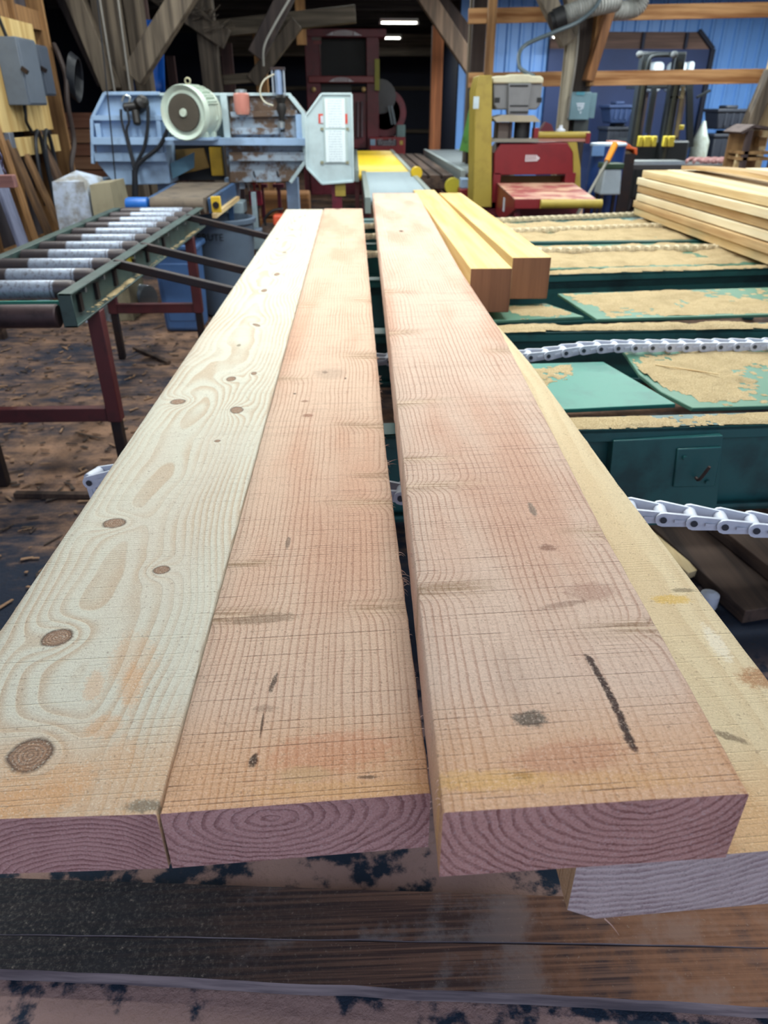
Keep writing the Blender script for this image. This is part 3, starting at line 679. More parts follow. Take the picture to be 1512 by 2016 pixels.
def chain(label, pts, pitch, mats, name='conveyor_chain', group='chains across the transfer deck'):
    pts = [Vector(p) for p in pts]
    t = thing(name, label, 'chain', (pts[0].x, pts[0].y, pts[0].z - pitch * .18), group)
    lk = link_mesh(pitch, mats); me = lk.data; bpy.data.objects.remove(lk)
    # walk the polyline
    seg = 0; pos = pts[0].copy(); out = []
    L = [0]
    for a, b_ in zip(pts, pts[1:]): L.append(L[-1] + (b_ - a).length)
    def pt(s):
        for i in range(len(pts) - 1):
            if s <= L[i + 1]: return pts[i].lerp(pts[i + 1], (s - L[i]) / (L[i + 1] - L[i]))
        return pts[-1]
    s = 0
    while s + pitch <= L[-1]:
        a = pt(s); b_ = pt(s + pitch); d_ = (b_ - a).normalized()
        yv = Vector((0, 0, 1)).cross(d_).normalized(); zv = d_.cross(yv)
        o = bpy.data.objects.new('chain_link', me); COL.objects.link(o); o.parent = t
        M = Matrix(((d_.x, yv.x, zv.x, 0), (d_.y, yv.y, zv.y, 0), (d_.z, yv.z, zv.z, 0), (0, 0, 0, 1))); c = a.lerp(b_, .36) - t.location
        o.matrix_local = Matrix.Translation(c) @ M
        s += pitch
    return t
# nearest chain: wraps up round its sprocket at the left and runs out to the right, sagging a little
c1y = 1.235
p1 = [(-.53, 1.43, .66), (-.59, 1.44, .695), (-.60, 1.445, .73), (-.565, 1.44, .752), (.45, 1.245, .752), (.55, 1.225, .750), (.9, 1.15, .736), (1.9, .95, .715)]
chain('white plastic chain nearest the camera, in front of the green beam', p1, .058, [WHITEP, PIN])
spk = thing('chain_sprocket', 'dark steel sprocket that turns the nearest white chain', 'sprocket', (-.53, 1.43, .60))
B().cyl((-.55, 1.425, .705), (-.55, 1.455, .705), .03, n=14).build('hub', STEELD, spk)
B().bar((-.53, 1.50, 0), (-.53, 1.50, .71), .05, .02).build('bracket', GREEN, spk)
y2 = atz(1010, 690, .76).y
z2 = .752
p2 = [(-.48, y2, .735), (.45, y2, .735), (.62, y2 + .002, .747), (.72, y2 + .005, .762), (.82, y2 + .01, .768), (1.1, y2 + .02, .765), (2.6, y2 + .05, .760)]
chain('white plastic chain crossing the deck over the teal plates', p2, .058, [WHITEP, PIN])
for (ua, va, ub, vb, x1, lb) in ((1050, 492, 1440, 484, 2.6, 'cream dusty chain bedded in sawdust, third from the camera'), (1010, 453, 1330, 441, 2.6, 'cream dusty chain in sawdust, fourth from the camera'), (985, 432, 1255, 420, 2.5, 'cream dusty chain at the far edge of the deck')):
    f = yrow(ua, va, ub, vb, .762)
    chain(lb, [(.0, f(.0), .757), (x1, f(x1), .757)], .058, [CREAMC, CREAMC])
B().box(-.35, 3.2, 5.62, 5.74, .60, .74).build('chain_guide', GREEN, deck, bevel=.003)

# square timbers
def timber(label, near, far, z0, z1, w):
    a = Vector(near); c = Vector(far); q = B(); d_ = (c - a).normalized(); sx = Vector((d_.y, -d_.x, 0)) * w
    q.hexa([a, a + sx, c + sx, c] + [p + Vector((0, 0, z1 - z0)) for p in (a, a + sx, c + sx, c)])
    q.mi = [1 if i in (2, 4) else 0 for i in range(6)]
    return tag(q.build('square_timber', [AMBER, END], None, a, bevel=.003), label, 'timber')
END = wood('timber end grain', S(152, 106, 78), S(116, 78, 58), 'z', .35)
n1 = atz(936, 620, ZB); n1 = Vector((atz(933, 537, .93).x, 2.765, ZB)); f1 = Vector((atz(815, 376, .93).x, 5.78, ZB))
timber('square amber timber nearer the pinkish planks, projecting farther forward', n1, f1, ZB, .93, .158)
n2 = Vector((atz(1013, 514, .93).x + .008, 2.985, ZB)); f2 = Vector((atz(906, 384, .93).x - .158, 5.55, ZB))
if f2.x < f1.x + .17: f2.x = f1.x + .17
timber('square amber timber on the side nearer the lumber stack', n2, f2, ZB, .93, .158)

# lumber stack
LAY = ['bottom layer', 'second layer up', 'third layer up', 'fourth layer up', 'fifth layer up', 'top layer']
COLW = ['open left side', 'second row in', 'third row in', 'far right row']
LUM = [wood('lumber a', S(230, 210, 168), S(200, 170, 122), 'y', .7), wood('lumber b', S(212, 184, 140), S(170, 134, 92), 'y', .7), wood('lumber c', S(236, 224, 194), S(216, 194, 156), 'y', .7)]
for c in range(4):
    for l in range(6):
        x0 = 2.085 + c * .205 + random.uniform(-.016, .012); z0 = ZB + l * .0515; yend = 5.66 + random.uniform(-.05, .04); sag = 0
        q = B(); n = 12; vs = []
        y0_ = 2.2 + random.uniform(-.1, .1) + (.25 if (l == 5 and c == 1) else 0); bow = random.uniform(-.012, .012)
        for j in range(n + 1):
            f = j / n; y = y0_ + (yend - y0_) * f; bx = bow * math.sin(f * math.pi); zz = z0 + (.012 * math.sin(f * 7) if l == 5 else 0) * (f > .3)
            zz = z0
            for (dx, dz_) in ((0, 0), (.195, 0), (.195, .0455), (0, .0455)): vs.append((x0 + bx + dx, y, zz + dz_))
        q.add(vs, [(j * 4 + i, j * 4 + (i + 1) % 4, j * 4 + 4 + (i + 1) % 4, j * 4 + 4 + i) for j in range(n) for i in range(4)] + [(0, 1, 2, 3), (n * 4 + 3, n * 4 + 2, n * 4 + 1, n * 4)])
        tag(q.build('stacked_board', LUM[(l + c * 2 + (l // 3)) % 3], None, (x0 + .1, 4, z0), bevel=.003, seg=1), 'pale sawn board in the %s of the stack, %s' % (LAY[l], COLW[c]), 'board', 'boards in the lumber stack on the deck')
ztop = ZB + 6 * .0515
# odd warped board and blocks on top
q = B(); vs = []
for j in range(9):
    f = j / 8; y = 3.6 + 2.0 * f; zz = ztop + .003 + .03 * math.sin(f * math.pi)
    for dx, dz_ in ((0, 0), (.15, 0), (.15, .022), (0, .022)): vs.append((2.30 + dx + .05 * f, y, zz + dz_))
q.add(vs, [(j * 4 + i, j * 4 + (i + 1) % 4, j * 4 + 4 + (i + 1) % 4, j * 4 + 4 + i) for j in range(8) for i in range(4)] + [(0, 1, 2, 3), (35, 34, 33, 32)])
tag(q.build('warped_board', LUM[1], None, (2.38, 4.6, ztop)), 'thin warped board humped up on top of the lumber stack', 'board')
tag(B().box(2.62, 2.88, 4.3, 5.2, ztop + .001, ztop + .036).build('loose_board', LUM[2], None, (2.7, 4.7, ztop), bevel=.003), 'short whitish board laid loose on the right of the lumber stack', 'board')
tag(B().box(2.74, 2.9, 4.5, 4.95, ztop + .037, ztop + .115).build('wood_block', LUM[2], None, (2.8, 4.7, ztop), bevel=.004), 'pale block of wood sitting on the loose whitish board', 'block')

# planks and stick under the deck, lower right
for i, (x, yy, w, lb) in enumerate(((1.33, 1.80, .16, 'brown weathered plank low under the deck, nearest the planks on rollers'), (1.52, 1.74, .15, 'brown weathered plank low under the deck, second in the pile'), (1.72, 1.70, .16, 'brown weathered plank low under the deck, farthest right'))):
    zz = .0 + .05 * i
    q = B().bar((x, yy, .03 + .055 * i), (x - .30, yy + 1.5, .03 + .055 * i), w + .06, .05); tag(q.build('old_plank', DARKW, None, (x, yy, .0), bevel=.003), lb, 'board', 'old planks under the deck')
tag(B().box(.75, 1.75, 2.6, 2.7, 0, .004).build('floor_strip', DARKW, None, (1.2, 2.65, 0)), 'thin dark strip lying on the floor under the deck', 'strip')
a = atz(1395, 1135, .02); q = B().bar((a.x - .06, a.y, .03), (a.x - .38, a.y + .75, .14), .05, .03)
tag(q.build('pale_stick', FRESH, None, (a.x, a.y, 0)), 'pale stick leaning down under the green deck beam', 'stick')
a = atz(1400, 1165, .06)
q = B().lathe([(.012, 0), (.03, .005), (.03, .05), (.02, .055), (.012, .06)], (a.x, a.y, 0), (0, 0, 1), 14)
tag(q.build('white_cap', WHITEP, None, (a.x, a.y, 0)), 'small white tub on the floor under the deck', 'tub')  # a white bottle cap

# ================================================================== ROLLER TABLE (left)
rt = thing('roller_table', 'green roller conveyor with worn grey rollers on maroon legs', 'conveyor', (-1.29, 3.8, 0))
XRr, XLl = -1.055, -1.56; YN, YF = 2.60, 5.15; ZR = .885
def chan(x, side):
    q = B(); y0, y1 = YN, YF
    q.box(x - .004, x + .004, y0, y1, ZR - .12, ZR)                       # web
    q.box(min(x, x + side * .045), max(x, x + side * .045), y0, y1, ZR - .008, ZR)
    q.box(min(x, x + side * .045), max(x, x + side * .045), y0, y1, ZR - .12, ZR - .112)
    q.box(min(x, x + side * .045), max(x, x + side * .045), y0, y0 + .006, ZR - .12, ZR)
    return q.build('side_channel', RAILG, rt, bevel=.002, seg=1)
chR = chan(XRr, 1); chan(XLl, -1)
ROLLG = None
def roller_mat():
    g = NT('worn roller'); o = g.xyz()
    n = g.noise(None, 60, 4, .7); band = g.m('MULTIPLY', g.ss(g.m('ADD', o[0], g.m('MULTIPLY', n, .02)), -.10, -.09), g.ss(g.m('ADD', o[0], g.m('MULTIPLY', n, .02)), .17, .18, 1, 0))
    rings = g.noise(g.vec(g.m('MULTIPLY', o[0], 42), 0, 0), 1.0, 2.0)
    col = g.mix(g.m('MULTIPLY', band, g.ss(rings, .34, .44, .25, 1)), S(66, 60, 64), S(150, 160, 178))
    col = g.mix(g.ss(n, .46, .7, 0, .7), col, S(78, 66, 62))
    g.bump(n, .3, .003); return g.out(col, .42, .35)
ROLLG = roller_mat()
r0 = None; nR = 11
for i in range(nR):
    y = YN + .21 + i * (YF - YN - .25) / (nR - 1)
    if r0 is None:
        q = B(); q.lathe([(.0, -.242), (.022, -.242), (.034, -.232), (.036, -.22), (.036, .22), (.034, .232), (.022, .242), (0, .242)], ((XRr + XLl) / 2, y, ZR - .03), (1, 0, 0), 18)
        q.cyl(((XRr + XLl) / 2 - .249, y, ZR - .03), ((XRr + XLl) / 2 + .249, y, ZR - .03), .012, n=8)
        r0 = q.build('roller', ROLLG, rt, ((XRr + XLl) / 2, y, ZR - .03)); first = y
    else:
        c = r0.copy(); COL.objects.link(c); c.location.y += y - first
    p = Vector((XRr + .02, y, ZR - .03)); B().cyl(p - Vector((.018, 0, 0)), p + Vector((.004, 0, 0)), .011, n=6).build('axle_nut', SILVER, chR)
# big end roller below the near end, cross tie
q = B(); q.lathe([(.0, -.25), (.038, -.25), (.042, -.245), (.042, .245), (.038, .25), (0, .25)], (-1.33, YN + .03, ZR - .085), (1, 0, 0), 20)
lab(q.build('end_roller', paint('rusty roller', S(70, 54, 56), .5, .3, dirt=S(40, 32, 34), amt=.7, scale=14), rt), 'large rusty end roller hung below the near end')
B().box(XLl, XRr - .004, YN + .09, YN + .10, ZR - .10, ZR - .045).build('cross_tie', TEAL, rt)
for y in (2.75, 2.95, 3.2, 3.5, 3.75, 4.1): # brackets on the outer face
    B().box(XRr + .004, XRr + .016, y, y + .03, ZR - .10, ZR - .035).build('bracket', STEELD, chR)
B().box(XRr + .004, XRr + .008, 3.42, 3.5, ZR - .055, ZR - .03).build('yellow_tag', paint('yellow tag', S(226, 202, 60), .6), chR)
for y in (2.87, 4.72):   # leg frames
    for x in (XRr + .02, XLl - .02):
        B().box(x - .028, x + .028, y - .028, y + .028, .30, ZR - .12).build('leg', MAROON, rt, bevel=.003)
        B().box(x - .021, x + .021, y - .021, y + .021, 0, .31).build('leg_foot', STEELD, rt, bevel=.003)
    B().box(XLl - .02, XRr + .02, y - .02, y + .02, .30, .36).build('leg_brace', MAROON, rt, bevel=.003)
for (ua, va, ub, vb) in ((205, 518, 474, 551), (272, 484, 497, 503), (362, 427, 545, 447)):
    a = atz(ua, va, ZR - .01); b_ = atz(ub, vb, ZR - .06); a.x = XRr + .01; b_.x = -.45; b_.z = .735; b_.y = a.y - .02
    B().bar(a, b_, .035, .035).build('cross_rod', STEELD, rt, bevel=.004)
# sawdust ledge bits on the lower flange
stuff(tag(drift([Vector((x, y, 0)) for x, y in ((XRr + .006, 2.75), (XRr + .042, 2.75), (XRr + .042, 5.0), (XRr + .006, 5.0))], ZR - .1115, 2, .02, .012, sc=5, step=.006, edge=.012), 'sawdust crumbs on the lower flange of the roller table', 'sawdust'))

# wood chips over the dirt floor
CHIP = [wood('chip a', S(166, 132, 104), S(118, 92, 74), 'x', 3), wood('chip b', S(92, 76, 66), S(58, 50, 48), 'x', 3)]
q = B()
for i in range(1400):
    x = random.uniform(-2.5, -.3); y = 1.6 + 4.6 * random.random() ** 1.3; a = random.gauss(.25, .7); L_ = random.uniform(.006, .032) * (2.6 if random.random() < .08 else 1); w = random.uniform(.002, .009)
    c = Vector((x, y, .004)); d_ = Vector((math.cos(a), math.sin(a), random.uniform(-.04, .04))) * L_; s_ = Vector((-math.sin(a), math.cos(a), random.uniform(-.1, .1))) * w
    t = Vector((0, 0, .003)); q.hexa([c - d_ - s_, c + d_ - s_ * .4, c + d_ * .9 + s_, c - d_ * .9 + s_, c - d_ - s_ + t, c + d_ - s_ * .4 + t, c + d_ * .9 + s_ + t, c - d_ * .9 + s_ + t], 0 if random.random() < .5 else 1)
stuff(tag(q.build('wood_chips', CHIP, None, (-1.4, 3.5, 0), smooth=False), 'scattered wood chips and bark strips over the dirt floor', 'wood chips'))
for (ua, va, ub, vb, lb, w, m_) in ((265, 685, 332, 714, 'dark bark strip on the dirt floor beside the roller table foot', .05, DARKW), (30, 973, 185, 975, 'long thin dark slab on the floor near the roller table', .05, DARKW)):
    a = atz(ua, va, .012); b_ = atz(ub, vb, .012); tag(B().bar(a, b_, w * .6, .02).build('bark_strip', m_, None, (a.x, a.y, 0)), lb, 'bark')

# bins behind the roller table
BINB = paint('blue bin plastic', S(74, 112, 168), .5); BING = paint('grey bin plastic', S(92, 108, 128), .5)
def bin_(label, c, r_top, r_bot, h, mat, name='trash_bin', square=False, text=None, rot=0):
    t = thing(name, label, 'bin', (c[0], c[1], 0))
    n = 32 if not square else 4
    q = B()
    if square:
        def ring(r, z): return [(c[0] + sx * r, c[1] + sy * r, z) for sx, sy in ((-1, -1), (1, -1), (1, 1), (-1, 1))]
        q.hexa(ring(r_bot, .0) + ring(r_top, h)); q.build('body', mat, t, bevel=.03, seg=3)
        q = B(); q.hexa(ring(r_top + .02, h - .04) + ring(r_top + .02, h)); q.build('rim', mat, t, bevel=.012)
        q = B(); z0, z1 = h * .12, h * .8
        q.hexa([(c[0] - r_bot * .75, c[1] - r_bot - .006 - .0, z0), (c[0] + r_bot * .75, c[1] - r_bot - .006, z0), (c[0] + r_bot * .75, c[1] - r_bot + .06, z0), (c[0] - r_bot * .75, c[1] - r_bot + .06, z0),
                (c[0] - r_top * .78, c[1] - r_top - .004, z1), (c[0] + r_top * .78, c[1] - r_top - .004, z1), (c[0] + r_top * .78, c[1] - r_top + .06, z1), (c[0] - r_top * .78, c[1] - r_top + .06, z1)]); q.build('raised_panel', mat, t, bevel=.01)
    else:
        q.lathe([(r_bot * .9, 0), (r_bot, .01), (r_top, h - .03), (r_top + .02, h - .03), (r_top + .022, h), (r_top - .005, h + .004), (r_top - .012, h - .02), (r_bot - .01, .02), (.001, .02)], (c[0], c[1], 0), (0, 0, 1), 36); q.build('body', mat, t)
        for s in (-1, 1): B().box(c[0] + s * (r_top + .03) - .03, c[0] + s * (r_top + .03) + .03, c[1] - .06, c[1] + .06, h - .12, h - .08).build('handle', mat, t, bevel=.008)
    return t
bg_ = at(428, 470, 5.75)
bn = bin_('round grey rubbish bin with a rim, behind the maroon leg', (bg_.x, 5.98), .25, .21, .72, BING)
def text(body, size, loc, mat, parent, rot=(R(90), 0, 0), name='lettering', ext=.001, shear=0):
    cu = bpy.data.curves.new(name, 'FONT'); cu.body = body; cu.size = size; cu.extrude = ext; cu.align_x = 'CENTER'; cu.align_y = 'CENTER'; cu.shear = shear
    cu.materials.append(mat); o_ = bpy.data.objects.new(name, cu); me = bpy.data.meshes.new_from_object(o_); bpy.data.objects.remove(o_)
    o = bpy.data.objects.new(name, me); COL.objects.link(o); o.parent = parent; o['kind'] = 'stuff'; o.location = Vector(loc) - parent_world(parent); o.rotation_euler = rot; return o
text('BRUTE', .07, (bg_.x - .05, 5.98 - .25 - .002, .61), BLACK, bn, (R(85), 0, R(-8)))
bl = at(352, 560, 5.35)
bin_('square blue rubbish bin in front of the grey round one', (bl.x - .01, 5.50), .155, .135, .62, BINB, square=True)
# crumpled silver duct lying under the table
a = atz(270, 585, .12); q = B().tube([(a.x - .16, a.y + .08, .11), (a.x - .05, a.y + .05, .11), (a.x + .1, a.y - .02, .11)], lambda t: .10 + .008 * math.sin(t * 90), 16, sub=14)
tag(q.build('flexible_duct', paint('foil duct', S(176, 186, 196), .25, .8), None, (a.x, a.y, 0)), 'crumpled silver duct on the floor under the roller table', 'duct')

# ================================================================== BELT CONVEYOR
A0 = at(298, 398, 5.35); A1 = at(402, 398, 5.35); C0 = at(352, 366, 6.25); C1 = at(452, 366, 6.25)
bc = thing('belt_conveyor', 'short dirty belt conveyor with blue frame and yellow bearing plate', 'conveyor', (A0.x + .3, 5.8, 0))
BELT = paint('dirty belt', S(104, 92, 80), .8, dirt=S(66, 60, 56), amt=.8, scale=9)
BLUEF = paint('blue frame paint', S(58, 88, 128), .45, dirt=S(40, 50, 62), amt=.6)
rr = .045
dn = Vector((0, 0, -rr))
q = B(); q.hexa([A0 + dn * 1.6, A1 + dn * 1.6, C1 + dn * 1.6, C0 + dn * 1.6, A0 + Vector((0, 0, rr * .6)), A1 + Vector((0, 0, rr * .6)), C1 + Vector((0, 0, rr * .6)), C0 + Vector((0, 0, rr * .6))]); q.build('belt', BELT, bc, bevel=.004)
B().cyl(A0 - Vector((0, 0, .02)), A1 - Vector((0, 0, .02)), .052, n=20).build('head_roller', BELT, bc)
B().bar(A1 + Vector((.03, .05, -.03)), C1 + Vector((.03, 0, -.03)), .03, .10).build('side_frame', BLUEF, bc, bevel=.003)
B().bar(A0 + Vector((-.03, .05, -.03)), C0 + Vector((-.03, 0, -.03)), .03, .10).build('side_frame', BLUEF, bc, bevel=.003)
B().bar(A1 + Vector((.055, .02, -.09)), C1 + Vector((.055, 0, -.09)), .03, .03).build('wood_strip', FRESH, bc)
pp = A1 + Vector((.05, .03, -.02)); B().box(pp.x - .008, pp.x + .06, pp.y - .01, pp.y + .0, pp.z - .05, pp.z + .055).build('bearing_plate', paint('yellow bearing', S(226, 186, 50), .5), bc, bevel=.006)
B().cyl(pp + Vector((.026, -.03, 0)), pp + Vector((.026, 0, 0)), .022, n=14).build('bearing', STEELD, bc)
B().lathe([(.03, 0), (.052, .005), (.052, .13), (.045, .15), (.02, .155)], A0 + Vector((-.02, 0, -.02)), (-1, 0, 0), 18).build('drive_motor', paint('bright blue motor', S(36, 104, 190), .4), bc)
for c in (A0.lerp(C0, .97), A1.lerp(C1, .97)): B().box(c.x - .02, c.x + .02, c.y - .02, c.y + .02, 0, c.z - .07).build('leg', BLUEF, bc)

# grey machine stand
GS = paint('stand grey', S(142, 160, 170), .5, dirt=S(104, 116, 124), amt=.5)
ms = thing('machine_stand', 'grey steel machine stand with cross tube, beyond the bins', 'stand', (at(455, 480, 6.4).x, 6.45, 0))
p = at(440, 405, 6.4); p2_ = at(470, 405, 6.4)
B().box(p.x, p2_.x, 6.4, 6.54, 0, p.z).build('post', GS, ms, bevel=.006)
q = at(560, 470, 6.42); B().box(p2_.x - .01, q.x, 6.42, 6.52, at(500, 492, 6.42).z, at(500, 466, 6.42).z).build('cross_tube', GS, ms, bevel=.006)
q = at(489, 386, 6.14); B().box(q.x - .02, q.x + .02, 6.44, 6.49, 0, q.z).build('thin_post', GS, ms, bevel=.004)
q = at(560, 470, 6.42); B().box(q.x - .06, q.x, 6.42, 6.52, 0, at(500, 466, 6.42).z).build('post', GS, ms, bevel=.006)
q0 = at(420, 430, 6.35); q1 = at(478, 398, 6.35); B().box(q0.x, q1.x, 6.35, 6.58, q0.z + .03, q1.z).build('head_box', GS, ms, bevel=.01)

# chainsaw-like orange tool resting on a trestle behind the planks
ct = thing('trestle', 'low dark wooden trestle behind the far plank ends', 'trestle', (at(545, 430, 6.6).x, 6.65, 0))
tx = at(545, 430, 6.6); B().box(tx.x - .14, tx.x + .3, 6.5, 6.8, tx.z - .11, tx.z - .06).build('top', DARKW, ct)
for dx in (-.12, .26):
    for dy in (6.53, 6.77): B().box(tx.x + dx - .02, tx.x + dx + .02, dy - .02, dy + .02, 0, tx.z - .11).build('leg', DARKW, ct)
sw = thing('chainsaw', 'orange and black chainsaw by the far end of the pale plank', 'tool', (tx.x, 6.62, tx.z - .06))
q = B().box(tx.x - .03, tx.x + .09, 6.55, 6.68, tx.z - .06, tx.z + .035); q.build('motor_housing', paint('saw orange', S(232, 96, 64), .4), sw, bevel=.02, seg=3)
B().tube([(tx.x - .10, 6.6, tx.z - .055), (tx.x - .10, 6.6, tx.z + .0), (tx.x - .03, 6.6, tx.z + .06), (tx.x + .06, 6.6, tx.z + .075)], .012, 8).build('front_handle', BLACK, sw)
B().box(tx.x + .09, tx.x + .22, 6.58, 6.66, tx.z - .058, tx.z - .01).build('rear_handle', BLACK, sw, bevel=.012)

# ================================================================== BAND RESAW
RS = 6.55
rs = thing('band_resaw', 'pale blue grey horizontal band resaw with big electric motor', 'machine', (at(400, 300, RS).x, RS + .3, 0))
q = B().front([(182, 232), (207, 184), (314, 184), (320, 232), (336, 362), (228, 365), (192, 322)], RS + .03, .5); lh = q.build('left_wheel_housing', GREYB, rs, bevel=.006)
def rim(px, Y, w, dpt, mat, parent, name='rim'):
    q = B()
    for a, c in zip(px, px[1:]): q.bar(at(*a, Y), at(*c, Y), w, dpt, up=(0, 1, 0))
    return q.build(name, mat, parent, bevel=.003)
s_ = mpp(300, 270, RS)
rim([(184, 322), (182, 234), (207, 184), (314, 184)], RS, 6 * s_, .05, GREYB, lh)
rim([(184, 232), (320, 232)], RS, 9 * s_, .06, GREYB, lh, 'flange'); rim([(188, 309), (328, 309)], RS, 16 * s_, .06, GREYB, lh, 'flange')
rim([(190, 258), (200, 258)], RS, 26 * s_, .05, GREYB, lh, 'flange'); rim([(312, 234), (318, 300)], RS, 9 * s_, .05, GREYB, lh, 'flange')
rim([(184, 277), (602, 279)], RS - .03, 13 * s_, .12, GREYB, rs, 'cross_beam'); rim([(310, 186), (572, 186)], RS + .05, 5 * s_, .12, GREYW, rs, 'top_rail')
B().front([(318, 188), (440, 188), (440, 272), (322, 272)], RS + .22, .05).build('back_panel', paint('panel grey', S(116, 134, 140), .55), rs)
B().rect(437, 184, 450, 275, RS - .02, .1).build('upright', GREYW, rs, bevel=.004)
q = B().front([(452, 187), (570, 189), (596, 222), (601, 318), (572, 358), (452, 360)], RS + .03, .5); rh = q.build('right_wheel_housing', RUSTY, rs, bevel=.006)
rim([(570, 188), (597, 222), (601, 318), (572, 359)], RS, 7 * s_, .06, GREYW, rh); rim([(452, 308), (600, 308)], RS, 16 * s_, .06, RUSTY, rh, 'flange')
rim([(455, 226), (585, 222)], RS + .01, 10 * s_, .05, RUSTY, rh, 'flange'); rim([(455, 258), (550, 258)], RS + .01, 12 * s_, .05, RUSTY, rh, 'flange'); rim([(590, 225), (592, 272)], RS, 16 * s_, .04, GREYB, rh, 'flange')
# feed opening between the wheel housings
B().rect(340, 285, 440, 355, RS + .35, .1).build('dark_recess', paint('dark recess', S(34, 36, 42), .7), rs)  # panel set back, its dark colour standing in for the recess shade
B().rect(414, 290, 437, 346, RS + .2, .05).build('yellow_guide', paint('yellow guide', S(222, 176, 46), .5), rs, bevel=.004)
B().front([(345, 295), (400, 292), (412, 330), (350, 345)], RS + .3, .04).build('ochre_guide', paint('ochre guide', S(120, 92, 40), .6), rs)
for u in (448, 468): B().rect(u, 286, u + 10, 372, RS + .1, .06).build('guide_post', RUSTY, rs)
for u in (210, 322, 455, 575):
    p = at(u, 350, RS + .3); B().box(p.x - .05, p.x + .05, RS + .25, RS + .4, 0, p.z).build('leg', GREYB, rs)
B().front([(335, 322), (382, 300), (382, 330), (340, 352)], RS + .05, .02).build('chute_plate', paint('chute blue', S(84, 124, 148), .5), rs)
# motor
mc = at(360, 222, 6.18); ax = Vector((.26, .96, 0)).normalized(); mr = 49 * mpp(360, 222, 6.18)
MOT = paint('motor pale green', S(196, 212, 200), .4, dirt=S(160, 160, 140), amt=.5)
mt = B().lathe([(.001, 0.03), (mr * .80, .03), (mr * .97, .0), (mr, .02), (mr, .07), (mr * .93, .09), (mr * .9, .10), (mr * .9, .27), (mr * .94, .28), (mr * .94, .31), (mr * .5, .33), (.03, .34)], mc, ax, 36).build('motor', MOT, rs)
q = B().lathe([(.001, .0), (mr * .68, .0), (mr * .68, .012), (.001, .012)], mc + ax * .012, ax, 30); gr = q.build('fan_grille', paint('grille dark', S(44, 38, 36), .7), mt)
q = B(); sd = Vector((ax.y, -ax.x, 0))
for i in range(-12, 13):
    w = mr * .66 * i / 12.5; hgt = math.sqrt(max(0, (mr * .66) ** 2 - w * w))
    if hgt > .01: q.bar(mc + ax * .009 + sd * w + Vector((0, 0, -hgt)), mc + ax * .009 + sd * w + Vector((0, 0, hgt)), .0022, .006, up=ax)
stuff(q.build('grille_bars', paint('grille bar', S(120, 112, 100), .5), mt))
B().lathe([(.001, -.006), (mr * .14, -.006), (mr * .16, .01), (.001, .012)], mc, ax, 16).build('hub', MOT, mt)
q = B()
for i in range(20):
    t = R(20 + i * 7.5)
    for sgn in (-1, 1):
        d_ = sd * math.cos(t) * sgn + Vector((0, 0, math.sin(t))); c = mc + d_ * mr * .93
        if i % 2 == 0: q.bar(c + ax * .11, c + ax * .26, .006, .03, up=d_)
stuff(q.build('cooling_fins', MOT, mt))
et = mc + ax * .14 + Vector((0, 0, mr)); q = B().tube([et + Vector((math.cos(a_) * .02, 0, .022 + math.sin(a_) * .02)) for a_ in [i * math.pi / 6 for i in range(13)]], .006, 8, sub=1); q.cyl(et - Vector((0, 0, .02)), et + Vector((0, 0, .008)), .008); q.build('lifting_eye', paint('eye bolt', S(170, 166, 140), .4, .5), mt)
jb = mc + ax * .2 + sd * mr * .95; B().front([(415, 202), (425, 206), (430, 236), (424, 240)], 6.36, .1).build('terminal_box', MOT, mt, bevel=.006)
B().rect(325, 271, 420, 277, 6.22, .36).build('motor_plate', GREYB, rs, bevel=.003); 
for dx in (.12, .26):
    p = mc + ax * dx; B().box(p.x - .12, p.x + .12, p.y - .03, p.y + .03, at(360, 272, 6.22).z, p.z - mr * .7).build('foot', MOT, mt, bevel=.005)
# hydraulic head and hoses on the left housing
HY = paint('oily black iron', S(44, 42, 42), .45, .4)
hy = B(); p = at(270, 212, RS - .08); hy.lathe([(.02, -.05), (.05, -.05), (.055, .0), (.05, .06), (.02, .08)], at(276, 206, RS - .05), (.5, -.6, .3), 16); hy.lathe([(.02, -.06), (.032, -.05), (.032, .06), (.02, .07)], at(258, 210, RS - .07), (1, .1, .1), 14)
hy.lathe([(.018, 0), (.03, .01), (.03, .1), (.02, .11)], at(266, 216, RS - .08), (.1, -.3, -1), 12); hm = hy.build('feed_motor', HY, rs)
HOSE = paint('black hose', S(28, 32, 40), .45)
for pts, r_ in (([(238, 215), (240, 240), (252, 285), (264, 335)], .010), ([(250, 212), (254, 240), (250, 262), (268, 335)], .010), ([(291, 208), (291, 245), (284, 290), (268, 325), (263, 360), (264, 400)], .014), ([(330, 255), (312, 290), (272, 325), (268, 362), (270, 400)], .016), ([(264, 335), (265, 365), (266, 400)], .02)):
    B().tube([at(u, v, RS - .10) for u, v in pts], r_, 8).build('hose', HOSE, rs)
B().tube([at(u, v, RS - .07) for u, v in ((240, 200), (246, 188), (256, 192), (254, 204))], .008, 8).build('steel_loop', SILVER, rs)
